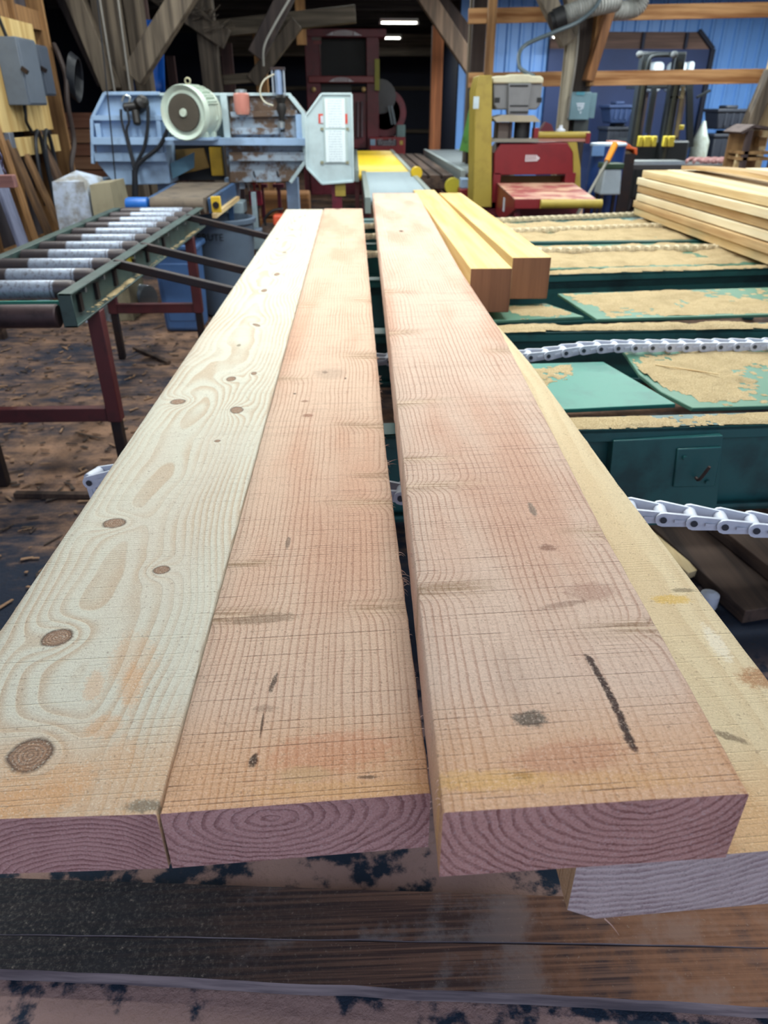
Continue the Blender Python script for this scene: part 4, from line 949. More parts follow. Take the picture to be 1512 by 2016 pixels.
# right side fittings
q = B().lathe([(.001, 0), (.05, .002), (.062, .03), (.062, .14), (.05, .15), (.001, .15)], at(478, 226, RS - .04), (0, 0, 1), 16); rj = q.build('reservoir', paint('pink reservoir', S(196, 128, 116), .35, dirt=S(214, 190, 170), amt=.7, scale=5), rs)
p = at(478, 226, RS - .04); B().lathe([(.03, .148), (.045, .15), (.045, .17), (.02, .175)], p, (0, 0, 1), 16).build('cap', SILVER, rj)
p = at(550, 188, RS - .02); q = B().cyl(p, p + Vector((0, 0, .17)), .030, n=16); cy = q.build('air_cylinder', paint('cylinder blue grey', S(150, 172, 206), .3, .4), rs)
for dx in (-.045, .045): B().bar(p + Vector((dx, 0, 0)), p + Vector((dx, 0, .175)), .012, .02).build('tie_rod', SILVER, cy)
B().box(p.x - .055, p.x + .055, RS - .05, RS + .02, p.z + .17, p.z + .19).build('end_cap', STEELD, cy)
q = B(); q.lathe([(.03, 0), (.045, .02), (.03, .06), (.04, .1), (.02, .16), (.018, .26)], at(552, 186, RS - .05), (0, .02, -1), 14); q.build('valve_body', HY, rs)
B().lathe([(.012, 0), (.03, .01), (.028, .05), (.012, .06)], at(553, 238, RS - .07), (0, 0, -1), 12).build('shut_off_valve', SILVER, rs)
B().tube([at(u, v, RS - .08) for u, v in ((540, 146), (520, 158), (512, 180), (520, 200), (538, 208))], .006, 8).build('clear_air_line', paint('clear hose', S(200, 196, 176), .3), rs)
for u in (500, 546):
    p = at(u, 342, RS + .02); B().tube([p + Vector((0, 0, .02)), p, p + Vector((.01, 0, -.025))], .006, 6).build('drain_hook', STEELD, rh)
# guard door / control cabinet with sheets of paper
GD = 6.22
gd = thing('control_cabinet', 'pale grey eight sided cabinet door with two paper sheets and red stickers', 'cabinet', (at(648, 360, GD).x, GD + .1, 0))
gp = [(602, 228), (633, 185), (692, 185), (696, 357), (634, 362), (604, 330)]
B().front(gp, GD, .14).build('body', GREYW, gd, bevel=.006)
s_ = mpp(650, 270, GD)
rim(gp + [gp[0]], GD - .004, 4 * s_, .02, GREYW, gd)
PAPER = NT('printed sheet'); o_ = PAPER.xyz(); ln = PAPER.m('FRACT', PAPER.m('MULTIPLY', o_[2], 58)); br_ = PAPER.noise(PAPER.vec(PAPER.m('MULTIPLY', o_[0], 120), 0, PAPER.m('FLOOR', PAPER.m('MULTIPLY', o_[2], 58))), 1.0, 1)
inx = PAPER.ss(PAPER.m('ABSOLUTE', o_[0]), .05, .055, 1, 0)
PAPER = PAPER.out(PAPER.mix(PAPER.m('MULTIPLY', PAPER.m('MULTIPLY', PAPER.ss(ln, .5, .6), PAPER.ss(br_, .42, .5)), PAPER.m('MULTIPLY', inx, .5)), S(222, 236, 242), S(120, 146, 170)), .7)
def px_box(u0, v0, u1, v1, Y, d_, name, mat, parent, bev=0):
    a = at(u0, v1, Y); c = at(u1, v0, Y); a.x = at(u0, (v0 + v1) / 2, Y).x; c.x = at(u1, (v0 + v1) / 2, Y).x; m_ = Vector(((a.x + c.x) / 2, Y, (a.z + c.z) / 2))
    return B().box(a.x, c.x, Y, Y + d_, a.z, c.z).build(name, mat, parent, m_, bevel=bev)
px_box(637, 191, 684, 321, GD - .010, .012, 'backing_board', paint('backing grey', S(178, 198, 200), .5), gd)
px_box(640, 194, 679, 252, GD - .014, .004, 'paper_sheet', PAPER, gd); px_box(641, 256, 680, 319, GD - .014, .004, 'paper_sheet', PAPER, gd)
REDL = paint('red sticker', S(206, 74, 58), .5)
lab(px_box(627, 224, 638, 243, GD - .005, .006, 'sticker', REDL, gd), 'red and white warning sticker'); lab(px_box(679, 224, 684, 244, GD - .013, .006, 'sticker', REDL, gd), 'narrow orange red sticker')
px_box(631, 228, 637, 242, GD - .007, .003, 'sticker_mark', WHITEP, gd)
for u, v in ((634, 254), (684, 254), (634, 320), (684, 320)): px_box(u - 3, v - 3, u + 3, v + 3, GD - .011, .012, 'latch', paint('latch brown', S(140, 140, 116), .5), gd)
p = at(640, 362, GD); p2_ = at(690, 362, GD)
B().box(p.x + .05, p.x + .13, GD + .03, GD + .11, 0, at(640, 358, GD).z).build('post', DRED, gd)
px_box(660, 360, 680, 386, GD + .02, .04, 'yellow_foot', YEL, gd)
# clutter under the resaw: offcut slabs, red jack stands
for i, (u, v, w, lb) in enumerate(((560, 392, .75, 'brown slab offcut behind the resaw, lowest of three'), (548, 380, .6, 'brown slab offcut behind the resaw, middle of three'), (560, 366, .5, 'brown slab offcut behind the resaw, top of three'))):
    p = at(u, v, 8.0); hb = .24
    zb = [0, .24, .48][i]; B_ = B().box(p.x - w / 2, p.x + w / 2, 7.9, 8.2, zb + .001, zb + .235); tag(B_.build('slab_offcut', wood('slab brown', S(150, 104, 62), S(96, 64, 40), 'x', .5), None, (p.x, 8.0, zb), bevel=.02), lb, 'offcut', 'slab offcuts behind the resaw')
for i, u in enumerate((515, 548)):
    t = thing('jack_stand', ['dark red steel jack stand left of the slab offcuts', 'dark red steel jack stand in front of the slab offcuts'][i], 'stand', (at(u, 400, 7.2).x, 7.2, 0)); p = at(u, 362, 7.2)
    B().box(p.x - .015, p.x + .015, 7.18, 7.22, .04, p.z - .03).build('post', DRED, t); B().box(p.x - .08, p.x + .08, 7.12, 7.28, 0, .04).build('base', DRED, t); B().box(p.x - .05, p.x + .05, 7.16, 7.24, p.z - .03, p.z).build('head', DRED, t)
p = at(502, 380, 7.0); t = thing('hydraulic_valve', 'magenta red hydraulic valve block on a post under the resaw', 'valve', (p.x, 7.0, 0))
B().box(p.x - .02, p.x + .02, 6.98, 7.02, 0, p.z - .1).build('post', STEELD, t); B().box(p.x - .05, p.x + .06, 6.95, 7.03, p.z - .1, p.z + .02).build('block', paint('magenta red', S(176, 44, 72), .45), t, bevel=.01)
for dx, cc in ((-.05, S(210, 200, 190)), (.0, S(190, 60, 50)), (.05, S(220, 150, 90))): B().lathe([(.008, 0), (.008, .05), (.018, .055), (.018, .08), (.004, .085)], (p.x + dx, 6.98, p.z + .02), (0, -.2, 1), 10).build('knob', paint('knob %d' % int(dx * 100), cc, .4), t)

# ================================================================== LEFT WALL FITTINGS
XW = -2.655
def wall_px(u, v): return atx(u, v, XW)
a = wall_px(0, 255); c = wall_px(118, 55)
pl = thing('plywood_panel', 'yellow plywood backboard on the left wall behind the switch boxes', 'panel', (XW, 6.6, a.z))
B().box(XW - .001, XW + .018, 5.95, 7.18, atx(80, 256, XW).z, atx(60, 48, XW).z).build('sheet', PLY, pl, bevel=.001)
bz0 = atx(90, 300, XW).z; bz1 = atx(90, 266, XW).z
tag(B().box(XW, XW + .04, 6.28, 7.2, bz0, bz1).build('backing_board', PLY, None, (XW, 6.7, bz0), bevel=.002), 'short pale board nailed across the studs below the plywood', 'board')
EG = paint('switch box grey', S(88, 98, 112), .5, dirt=S(70, 78, 90), amt=.4); EGD = paint('switch box dark', S(66, 76, 92), .5)
def ebox(label, y0, y1, z0, z1, dpt, mat, handle=True):
    t = thing('switch_box', label, 'switch box', (XW + .018, (y0 + y1) / 2, z0))
    B().box(XW + .018, XW + .018 + dpt, y0, y1, z0, z1).build('case', mat, t, bevel=.006)
    B().box(XW + .018 + dpt, XW + .026 + dpt, y0 + .012, y1 - .012, z0 + .012, z1 - .012).build('cover', mat, t, bevel=.004)
    if handle: B().bar((XW + .02 + dpt, y0 - .01, z0 + (z1 - z0) * .55), (XW + .06 + dpt, y0 - .015, z0 + (z1 - z0) * .48), .02, .03).build('handle', STEELD, t)
    return t
e0 = atx(44, 95, XW + .15); e1 = atx(90, 205, XW + .15)
ebox('large grey electrical switch box on the plywood panel', 6.36, 6.72, 1.48, 1.92, .16, EG); ebox('narrow dark grey switch box beside the large one', 6.80, 7.02, 1.55, 1.90, .14, EGD)
q = B().tube([(XW + .06, 6.5, 1.92), (XW + .05, 6.45, 2.05), (XW + .05, 6.3, 2.35), (XW + .05, 6.2, 2.7)], .014, 8); tag(q.build('power_cable', BLACK, None, (XW + .06, 6.5, 1.92)), 'black cable running up from the large switch box', 'cable')
q = B().tube([(XW + .06, 6.55, 1.48), (XW + .06, 6.54, 1.42), (XW + .05, 6.55, 1.36), (XW + .05, 6.62, 1.29)], .013, 8); tag(q.build('power_cable', BLACK, None, (XW + .06, 6.55, 1.36)), 'black cable drooping below the large switch box', 'cable')
tag(B().box(XW - .0, XW + .05, 6.18, 6.26, 1.16, 1.30).build('outlet_box', paint('outlet grey', S(120, 126, 140), .4, .4), None, (XW, 6.2, 1.2), bevel=.004), 'small grey outlet box on the stud below the plywood', 'outlet')
for k_, (y, r_) in enumerate(((6.65, .10), (6.85, .10))):
    q = B().tube([(XW + .06, y - r_, .75), (XW + .07, y - r_ * .8, 1.15), (XW + .08, y, 1.30), (XW + .07, y + r_ * .8, 1.15), (XW + .06, y + r_, .7)], .016, 8)
    tag(q.build('hanging_hose', HOSE, None, (XW + .06, y, 1.3)), ['black hose looped over the pale board, nearer the outlet box', 'black hose looped over the pale board, nearer the corner stud'][k_], 'hose', 'hoses hanging on the left wall')
q = B()
for k_ in range(5):
    c = Vector((XW + .14 + .012 * k_, 7.55, 1.72 - .01 * k_)); q.tube([c + Vector((math.sin(a_) * .03, math.cos(a_) * .12, math.sin(a_) * .17)) for a_ in [i * math.pi / 8 for i in range(17)]], .008, 6, sub=1)
tag(q.build('hose_coil', HOSE, None, (XW + .1, 7.5, 1.7)), 'coil of thin black hose hung on the corner stud', 'hose')
q = B().tube([(XW + .022, 7.58, 1.95), (XW + .08, 7.5, 1.85), (XW + .12, 7.45, 1.7), (XW + .1, 7.42, 1.5), (XW + .08, 7.46, 1.2), (XW + .07, 7.3, 1.0), (XW + .05, 7.35, .7)], .022, 8); tag(q.build('cable_bundle', paint('brown cable', S(58, 46, 44), .6), None, (XW + .08, 7.5, 1.8)), 'thick brown cable bundle hanging down beside the corner stud', 'cable')
# hanging chain at the very left
q = B(); xx_ = XW + .08
for i in range(26):
    z = 2.2 - i * .05; s_ = i % 2
    ring = [Vector((xx_ + (math.cos(a_) * .014 if s_ else 0), 5.86 + (0 if s_ else math.cos(a_) * .014), z + math.sin(a_) * .03)) for a_ in [j * math.pi / 4 for j in range(9)]]
    q.tube(ring, .005, 5, sub=1)
stuff(tag(q.build('hanging_chain', paint('purple steel', S(84, 80, 110), .4, .6), None, (xx_, 5.86, 2.2)), 'purplish steel chain hanging at the left end of the wall', 'chain'))
# boards leaning on the left wall
LEAN = [(5.66, .26, .16, 1.75, wood('bluish board', S(128, 134, 160), S(84, 88, 110), 'z', .6), 'bluish grey board leaning at the left end of the wall'), (5.98, .22, .07, 1.6, ORWZ, 'thin yellow stick leaning against the wall studs'), (6.20, .30, .12, 1.25, wood('brown lean', S(112, 84, 58), S(70, 52, 40), 'z', .6), 'dark brown board leaning below the outlet box'), (6.45, .34, .10, 1.15, wood('brown lean b', S(130, 98, 66), S(84, 62, 44), 'z', .6), 'brown board leaning below the pale backing board'), (6.85, .36, .16, 1.20, wood('brown lean c', S(104, 80, 62), S(66, 50, 42), 'z', .6), 'wide dark board leaning behind the covered machine')]
for (y, off, w, L_, m_, lb) in LEAN:
    q = B().bar((XW + off, y, .012), (XW + .025, y, L_), w, .025, up=(1, 0, 0)); tag(q.build('leaning_board', m_, None, (XW + off, y, 0), bevel=.002), lb, 'board')
p = at(0, 372, 5.2); q = B().box(-2.62, at(27, 360, 5.2).x, 5.2, 5.26, at(10, 370, 5.2).z, at(10, 345, 5.2).z); wb_ = q.build('wall_bracket', wood('reddish block', S(150, 108, 104), S(112, 78, 78), 'x', .6), None, (-2.6, 5.2, 1.0), bevel=.003)
tag(wb_, 'short reddish board jutting from the wall at the left edge', 'board')
q = B().box(-2.62, -2.56, 5.2, 5.26, 0, at(10, 370, 5.2).z); q.build('post', DARKW, wb_)
p = atz(40, 520, .0)
# cloth covered machine
cc = at(160, 430, 5.7)
cv = thing('covered_machine', 'boxy machine under a dirty white fabric cover', 'cover', (cc.x, 5.9, 0))
CLOTH = paint('dirty white cloth', S(178, 190, 210), .8, dirt=S(120, 112, 96), amt=.8, scale=5, lo=.42, hi=.62); TAN = paint('tan cloth', S(150, 142, 118), .85, dirt=S(118, 110, 92), amt=.6, scale=5)
zt_ = at(160, 358, 5.7).z; x0 = at(104, 380, 5.7).x; x1 = at(170, 380, 5.7).x; x2 = at(218, 380, 5.7).x
def drape(x0, x1, y0, y1, z1, mat, name, amp, peak=0.0, slope=0.0):
    q = B(); n = 40; per = []
    for i in range(n):
        f = i / n * 4; k_ = int(f); t = f - k_
        per.append([(x0 + (x1 - x0) * t, y0), (x1, y0 + (y1 - y0) * t), (x1 - (x1 - x0) * t, y1), (x0, y1 - (y1 - y0) * t)][k_])
    cx_, cy_ = (x0 + x1) / 2, (y0 + y1) / 2; vs = []; levels = 9
    for l in range(levels):
        z = z1 * (1 - l / (levels - 1)); fl = l / (levels - 1)
        for i, (x, y) in enumerate(per):
            w = 1 + fl * .10 + amp * fl * math.sin(i * 1.9 + math.sin(i * .7) * 2) - (.05 if l == 0 else 0)
            vs.append((cx_ + (x - cx_) * w, cy_ + (y - cy_) * w, z + (slope * (x - cx_) if l < 2 else 0)))
    vs.append((cx_, cy_, z1 + peak))
    q.add(vs, [(l * n + i, l * n + (i + 1) % n, (l + 1) * n + (i + 1) % n, (l + 1) * n + i) for l in range(levels - 1) for i in range(n)] + [(i, (i + 1) % n, len(vs) - 1) for i in range(n)])
    return q.build(name, mat, cv, angle=60)
drape(x0, x1, 5.7, 6.15, zt_, CLOTH, 'white_cover', .13, .06); lab(drape(x1 + .02, x2, 5.72, 6.1, zt_ - .015, TAN, 'tan_cover', .05, 0, .1), 'tan cloth over the right half')
# reddish lumber pile beyond the wall
LP = [wood('reddish lumber', S(186, 132, 106), S(138, 92, 74), 'x', .5), wood('reddish lumber b', S(206, 160, 126), S(160, 114, 88), 'x', .5)]
zc = .001; hs = [.16, .13, .16, .07, .07, .14, .12, .14, .13, .15, .16]
xa = at(138, 280, 9.2).x; xb = at(225, 280, 9.2).x
NUM = ['lowest', 'second', 'third', 'fourth', 'fifth', 'sixth', 'seventh', 'eighth', 'ninth', 'tenth', 'eleventh']
for i, h in enumerate(hs):
    dx = random.uniform(-.04, .04); tag(B().box(xa - .6 + dx, xb + .05 + dx, 9.2, 9.45, zc, zc + h - .012).build('reddish_beam', LP[i % 2], None, (xa, 9.3, zc), bevel=.006), 'reddish sawn beam in the pile beyond the left wall, %s from the floor' % NUM[i], 'beam', 'reddish beams beyond the left wall')
    zc += h
    if zc > 1.55: break

# ================================================================== POSTS AND BRACES
def post_px(name, label, p0, p1, w, d_, mat, foot=True, bev=.006):
    """timber between two points"""
    q = B().bar(p0, p1, w, d_, up=(0, 1, 0)); o = q.build(name, mat, None, p0, bevel=bev); return tag(o, label, 'timber')
Yp = 8.3
a = at(240, 180, Yp); b_ = at(215, 0, Yp)
lx = (a.x + b_.x) / 2
post_px('roof_post', 'rough grey roof post behind the left end of the resaw', (a.x - .02, Yp, 0), (a.x - .02, Yp, 3.3), .24, .2, OLDW)
post_px('roof_post', 'second grey roof post just behind the first', (a.x + .15, Yp + .35, 0), (a.x + .15, Yp + .35, 3.3), .16, .2, OLDW)
def brace(label, u0, v0, u1, v1, Y, w, mat=OLDW, ext=0.0, name='diagonal_brace'):
    p = at(u0, v0, Y); q_ = at(u1, v1, Y); d_ = (q_ - p); q_ = q_ + d_ * ext
    if q_.z > 3.3: q_ = p + (q_ - p) * ((3.3 - p.z) / (q_.z - p.z))
    o = B().bar(p, q_, w, .16, up=(0, 1, 0)).build(name, mat, None, p, bevel=.008); return tag(o, label, 'brace')
brace('grey diagonal brace rising left from the resaw post', 222, 178, 150, 0, Yp - .18, .16, ext=.8); brace('grey diagonal brace rising right from the resaw post', 262, 152, 370, -20, Yp - .18, .2, ext=.5)
brace('dark thin brace left of the resaw post', 205, 168, 140, 30, Yp + .4, .1, wood('dark brace', S(66, 56, 54), S(40, 34, 36), 'z', .6), ext=.6)
for (u0, v0, u1, v1, lb) in ((226, 182, 196, 0, 'thin steel rod in front of the rough roof post'), (256, 178, 232, 0, 'grey conduit on the right face of the rough roof post')):
    p = at(u0, v0, Yp - .30); q_ = at(u1, v1, Yp - .30); q_ = q_ + (q_ - p) * .9
    if q_.z > 3.3: q_ = p + (q_ - p) * ((3.3 - p.z) / (q_.z - p.z))
    tag(B().cyl(p - Vector((0, 0, .0)), q_, .012, n=8).build('conduit', paint('conduit', S(128, 124, 118), .4, .5), None, p), lb, 'conduit')
p = at(208, 0, 6.3); tag(B().tube([at(185, -60, 6.35), at(212, 190, 6.35), at(229, 372, 6.35)], .006, 6).build('pull_rope', HOSE, None, at(229, 372, 6.35)), 'thin dark rope hanging in front of the resaw housing', 'rope')
# blue tarp behind
p = at(268, 185, 9.0); q = B(); vs = []
for i in range(9):
    for j in range(9):
        f, g_ = i / 8, j / 8; pp_ = at(262 + 62 * f, 188 - 150 * g_, 9.0); vs.append((pp_.x, 9.0 + .05 * math.sin(f * 9 + g_ * 3), pp_.z))
q.add(vs, [(i * 9 + j, (i + 1) * 9 + j, (i + 1) * 9 + j + 1, i * 9 + j + 1) for i in range(8) for j in range(8)])
o = q.build('blue_tarp', paint('blue tarp', S(24, 92, 186), .45, dirt=S(14, 62, 140), amt=.6), None, p); md = o.modifiers.new('thick', 'SOLIDIFY'); md.thickness = .006; tag(o, 'bright blue tarp hanging behind the resaw motor', 'tarp')
tag(B().bar(at(310, 190, 9.1) - Vector((0, 0, 1.6)), (at(310, 190, 9.1).x, 9.1, 3.3), .05, .05).build('tarp_pole', paint('pole mauve', S(96, 74, 72), .6), None, (at(310, 190, 9.1).x, 9.1, 0)), 'thin brown pole at the right edge of the blue tarp', 'pole')
# centre-left bark beam, posts, ties
BARK = wood('bark timber', S(96, 86, 76), S(54, 48, 44), 'z', .5)
brace('bark covered brace sloping down above the resaw motor', 446, 78, 330, 0, 9.6, .2, BARK, ext=.8)
q = B()
for i in range(40):
    f = random.random(); p = at(446 - 110 * f, 60 - 70 * f, 9.5) + Vector((0, random.uniform(-.1, .0), random.uniform(-.02, .06))); d_ = Vector((random.uniform(-.18, .12), random.uniform(-.05, .05), random.uniform(-.04, .1))); q.bar(p, p + d_, .015, .008)
stuff(tag(q.build('bark_shreds', BARK, None, at(400, 30, 9.5), smooth=False), 'loose bark shreds on the sloping brace', 'bark'))
pa = at(425, 180, 9.7); post_px('roof_post', 'bark covered post rising behind the resaw cross beam', (pa.x, 9.7, 0), (pa.x - .05, 9.7, 3.3), .2, .2, BARK)
BEAM = B().bar(at(440, 62, 10.2), at(880, 8, 10.2), .16, .24, up=(0, 1, 0)); 
tag(B().bar(at(430, 57, 10.2), at(700, 28, 10.2), .17, .17, up=(0, 1, 0)).build('tie_beam', OLDX, None, at(430, 57, 10.2), bevel=.006), 'old tie beam crossing above the resaw toward the red headrig', 'beam')
tag(B().bar(at(440, 158, 10.0), at(505, 152, 10.0), .1, .1, up=(0, 1, 0)).build('tie_beam', OLDX, None, at(440, 158, 10.0), bevel=.006), 'short old beam just above the resaw reservoir', 'beam')
brace('pale diagonal brace meeting the tie beam left of the red headrig', 497, 160, 585, 45, 10.0, .15, BARK)
brace('dark diagonal brace above the air cylinder', 503, 110, 565, -10, 9.2, .17, wood('dark brace', S(66, 56, 54), S(40, 34, 36), 'z', .6), ext=.4)
tag(B().tube([at(575, -10, 9.0), at(540, 50, 9.0), at(520, 92, 9.0), at(519, 130, 9.05)], .012, 6).build('light_cable', paint('pale cable', S(150, 150, 146), .4), None, at(540, 50, 9.0)), 'pale cable strapped along the dark diagonal brace', 'cable')
p = at(518, 185, 10.6); post_px('wood_post', 'orange wood post behind the resaw air cylinder', (p.x, 10.6, 0), (p.x, 10.6, at(518, 62, 10.6).z), .15, .1, ORWZ)
p = at(594, 88, 12.5); tag(B().box(p.x - .07, p.x + .07, 12.5, 12.6, p.z, 3.15).build('hanger_block', ORWZ, None, p), 'short orange wood block hanging beside the red headrig', 'block')
for (u0, u1, v0, v1, Y, lb) in ((336, 352, 110, 190, 10.5, 'mauve dark upright board behind the motor eye bolt'), (440, 462, 85, 158, 11, 'dark red board hanging behind the bark post')):
    a = at(u0, v1, Y); c = at(u1, v0, Y); c.x = a.x + (u1 - u0) * mpp(u0, v0, Y); tag(B().box(a.x, c.x, Y, Y + .05, 0, c.z).build('upright_board', wood('mauve board', S(84, 62, 62), S(52, 40, 44), 'z', .5), None, (a.x, Y, 0)), lb, 'board')

# right-of-centre posts
p = at(855, 290, 14.0); post_px('wood_post', 'brown wooden post standing right of the red headrig', (p.x, 14, 0), (p.x, 14, at(855, 50, 14).z), .19, .16, wood('redbrown post', S(150, 92, 58), S(108, 64, 40), 'z', .5))
brace('old diagonal brace from the brown post down to the girt post', 940, 150, 852, 15, 12.2, .22, wood('old brace x', S(116, 96, 82), S(74, 62, 54), 'z', .5), ext=.3)
brace('dark gusset plank above the old diagonal brace', 930, 95, 866, 18, 13.2, .34, wood('dark gusset', S(66, 52, 48), S(44, 36, 36), 'z', .5), ext=.2)
YG = 9.4
for (u, w, lb, Y, m_) in ((921, .07, 'thin grey post left of the yellow edger column', 10.2, OLDW), (934, .16, 'dark post left of the yellow edger column', 10.0, wood('dark brace', S(66, 56, 54), S(40, 34, 36), 'z', .6)), (957, .09, 'light brown stud behind the yellow edger column', YG - .2, ORWZ)):
    p = at(u, 216, Y); post_px('wall_stud', lb, (p.x, Y, 0), (p.x, Y, 3.3), w, .1, m_)
# girts (horizontal timbers) of the open partition
for (va, vb, vc, vd, lb) in ((32, 45, 18, 30, 'upper orange horizontal girt of the open partition'), (158, 172, 149, 160, 'lower orange horizontal girt of the open partition')):
    p = at(922, va, YG); q_ = at(1560, vc, YG); tag(B().bar(p, q_, 25 * mpp(1200, va, YG), .05, up=(0, 1, 0)).build('girt', ORW, None, p, bevel=.004), lb, 'girt', None)
# main right post with braces
YP = 8.7
p = at(1108, 240, YP); post_px('roof_post', 'pale weathered post behind the grey electrical box', (p.x, YP, 0), (p.x, YP, 3.3), .11, .12, wood('pale post', S(176, 168, 150), S(120, 112, 98), 'z', .6))
p2_ = at(1138, 200, YP + .12); post_px('roof_post', 'dark roof post carrying the grey electrical box', (p2_.x, YP + .12, 0), (p2_.x, YP + .12, 3.3), .2, .14, wood('dark post', S(82, 72, 66), S(52, 46, 46), 'z', .6))
brace('grey brace rising left from the pale weathered post', 1118, 85, 1075, -5, YP - .1, .15, wood('grey brace', S(128, 118, 104), S(86, 78, 70), 'z', .6), ext=.7)
brace('grey brace above the dark duct sleeve', 1132, 40, 1120, -20, YP - .06, .12, wood('grey brace', S(128, 118, 104), S(86, 78, 70), 'z', .6), ext=.5); brace('brown brace rising right from the box post', 1157, 160, 1207, -5, YP - .12, .09, wood('brown brace', S(140, 96, 60), S(96, 64, 42), 'z', .6), ext=.5)
brace('thin brown batten beside the box post', 1160, 170, 1178, 20, YP + .0, .05, ORWZ, ext=.5)
# electrical box on post
TB = paint('box teal grey', S(102, 132, 144), .5)
eb = thing('electrical_box', 'teal grey electrical box with white printing on the dark post', 'switch box', (at(1142, 236, YP).x, YP - .1, at(1142, 236, YP).z))
px_box(1123, 181, 1162, 236, YP - .12, .15, 'case', TB, eb, .006)
px_box(1160, 183, 1173, 233, YP - .02, .06, 'side_box', TB, eb, .004); px_box(1135, 181, 1151, 187, YP - .126, .008, 'latch', paint('latch teal', S(80, 150, 170), .4), eb)
for i, (u0, u1, v0, v1) in enumerate(((1135, 1151, 203, 205), (1136, 1150, 207, 209))): px_box(u0, v0, u1, v1, YP - .1215, .002, 'print_line', WHITEP, eb)
p = at(1143, 214, YP - .121); text('UP', .05, p, WHITEP, eb, name='printed_mark'); p = at(1143, 221, YP - .121); text('v', .05, p, WHITEP, eb, name='printed_mark')
tag(B().tube([at(1117, 232, YP - .14), at(1123, 190, YP - .14), at(1134, 120, YP - .14), at(1142, 20, YP - .14), at(1146, -60, YP - .14)], .012, 8).build('conduit', paint('conduit', S(128, 124, 118), .4, .5), None, at(1123, 190, YP - .14)), 'grey conduit running up the dark post from the electrical box', 'conduit')
px_box(1130, 236, 1158, 262, YP - .05, .1, 'lower_fitting', paint('fitting dark', S(60, 66, 66), .5), eb)
# flexible dust hose
DU = paint('grey duct', S(138, 140, 138), .5)
dh = thing('dust_hose', 'grey ribbed dust hose with black sleeve slung over the girt', 'hose', at(1170, 20, YP - .3))
def ribbed(t): return .085 + .006 * math.sin(t * 150)
B().tube([at(1108, 33, YP - .35), at(1135, 22, YP - .38), at(1175, 10, YP - .38), at(1215, 2, YP - .3)], ribbed, 14, sub=26).build('ribbed_hose', DU, dh)
B().tube([at(1196, 18, YP + .2), at(1232, 20, YP + .25), at(1255, 12, YP + .25), at(1262, -8, YP + .25), at(1250, -30, YP + .25)], ribbed, 14, sub=20).build('ribbed_hose', DU, dh)
B().cyl(at(1112, 31, YP - .36), at(1092, 40, YP - .35), .095, n=18).build('black_sleeve', BLACK, dh); B().cyl(at(1096, 38, YP - .35), at(1083, 43, YP - .35), .08, n=18).build('black_tip', BLACK, dh)
# right hand post group
PP = wood('pale post r', S(206, 186, 146), S(166, 142, 104), 'z', .6)
p = at(1500, 216, 8.9); post_px('roof_post', 'pale yellow post at the right end of the girts', (p.x, 8.9, 0), (p.x + .1, 8.9, 3.3), .17, .12, PP)
brace('grey brace leaning on the pale yellow post', 1468, 262, 1512, 160, 8.7, .12, OLDW, ext=.2)
# tool shelf box in front of it
YS = 7.1
ts = thing('tool_shelf', 'weathered wooden shelf box with sloping lid at the right', 'shelf', (at(1490, 350, YS).x, YS + .2, 0))
SHM = wood('shelf mauve', S(104, 90, 88), S(74, 62, 62), 'z', .6); SHL = wood('shelf tan', S(178, 142, 98), S(136, 104, 70), 'z', .6)
a = at(1463, 350, YS); c = at(1475, 256, YS); B().box(a.x, c.x, YS, YS + .05, 0, c.z).build('upright', SHM, ts); a2 = at(1509, 350, YS); B().box(a2.x, a2.x + .05, YS, YS + .05, 0, c.z).build('upright', SHM, ts)
B().prism([at(1458, 260, YS), at(1486, 245, YS), at(1530, 252, YS), at(1530, 258, YS), at(1486, 251, YS), at(1462, 264, YS)], (0, .35, 0)).build('lid', SHM, ts)
B().box(c.x - .02, a2.x + .02, YS + .3, YS + .33, .3, c.z - .01).build('back_board', SHL, ts)
for v in (316, 304): z_ = at(1490, v, YS).z; B().box(c.x - .01, a2.x + .01, YS + .0, YS + .3, z_, z_ + .025).build('shelf_board', SHL, ts)
px_box(1494, 270, 1509, 288, YS + .2, .08, 'bird_box', SHL, ts)
p = at(1450, 345, YS + .1); tag(B().bar((p.x - .05, YS + .12, 0), (p.x - .0, YS + .12, at(1460, 300, YS).z), .06, .03, up=(0, 1, 0)).build('prop_board', FRESH, None, (p.x, YS, 0)), 'pale board propped beside the wooden shelf box', 'board')

# ================================================================== EDGER
YE = 7.5
ed = thing('board_edger', 'red and yellow board edger with beige motor on top', 'machine', (at(1050, 380, YE).x, YE + .3, 0))
base = at(1000, 408, YE).z
q = B().front([(931, 408), (936, 178), (944, 148), (969, 148), (968, 408)], YE - .05, .38); yc = q.build('yellow_column', YEL, ed, bevel=.006)
px_box(932, 190, 943, 214, YE - .054, .006, 'data_plate', paint('pale plate', S(196, 214, 224), .5), yc)
q = B().front([(972, 345), (973, 302), (986, 283), (1117, 281), (1128, 300), (1129, 343)], YE, .35); fpn = q.build('front_hood', RED, ed, bevel=.008)
B().rect(969, 340, 984, 412, YE, .35).build('side_leg', RED, ed, bevel=.004); B().rect(1110, 340, 1130, 412, YE, .35).build('side_leg', RED, ed, bevel=.004)
B().front([(1117, 280), (1136, 280), (1143, 330), (1143, 376), (1128, 376), (1128, 300)], YE + .02, .3).build('yellow_side', YEL, ed, bevel=.004)
B().rect(984, 346, 1110, 366, YE + .16, .05).build('inner_guard', paint('brown guard', S(120, 86, 36), .6), ed); B().rect(984, 362, 1110, 400, YE + .3, .03).build('inner_dark', BLACK, ed)
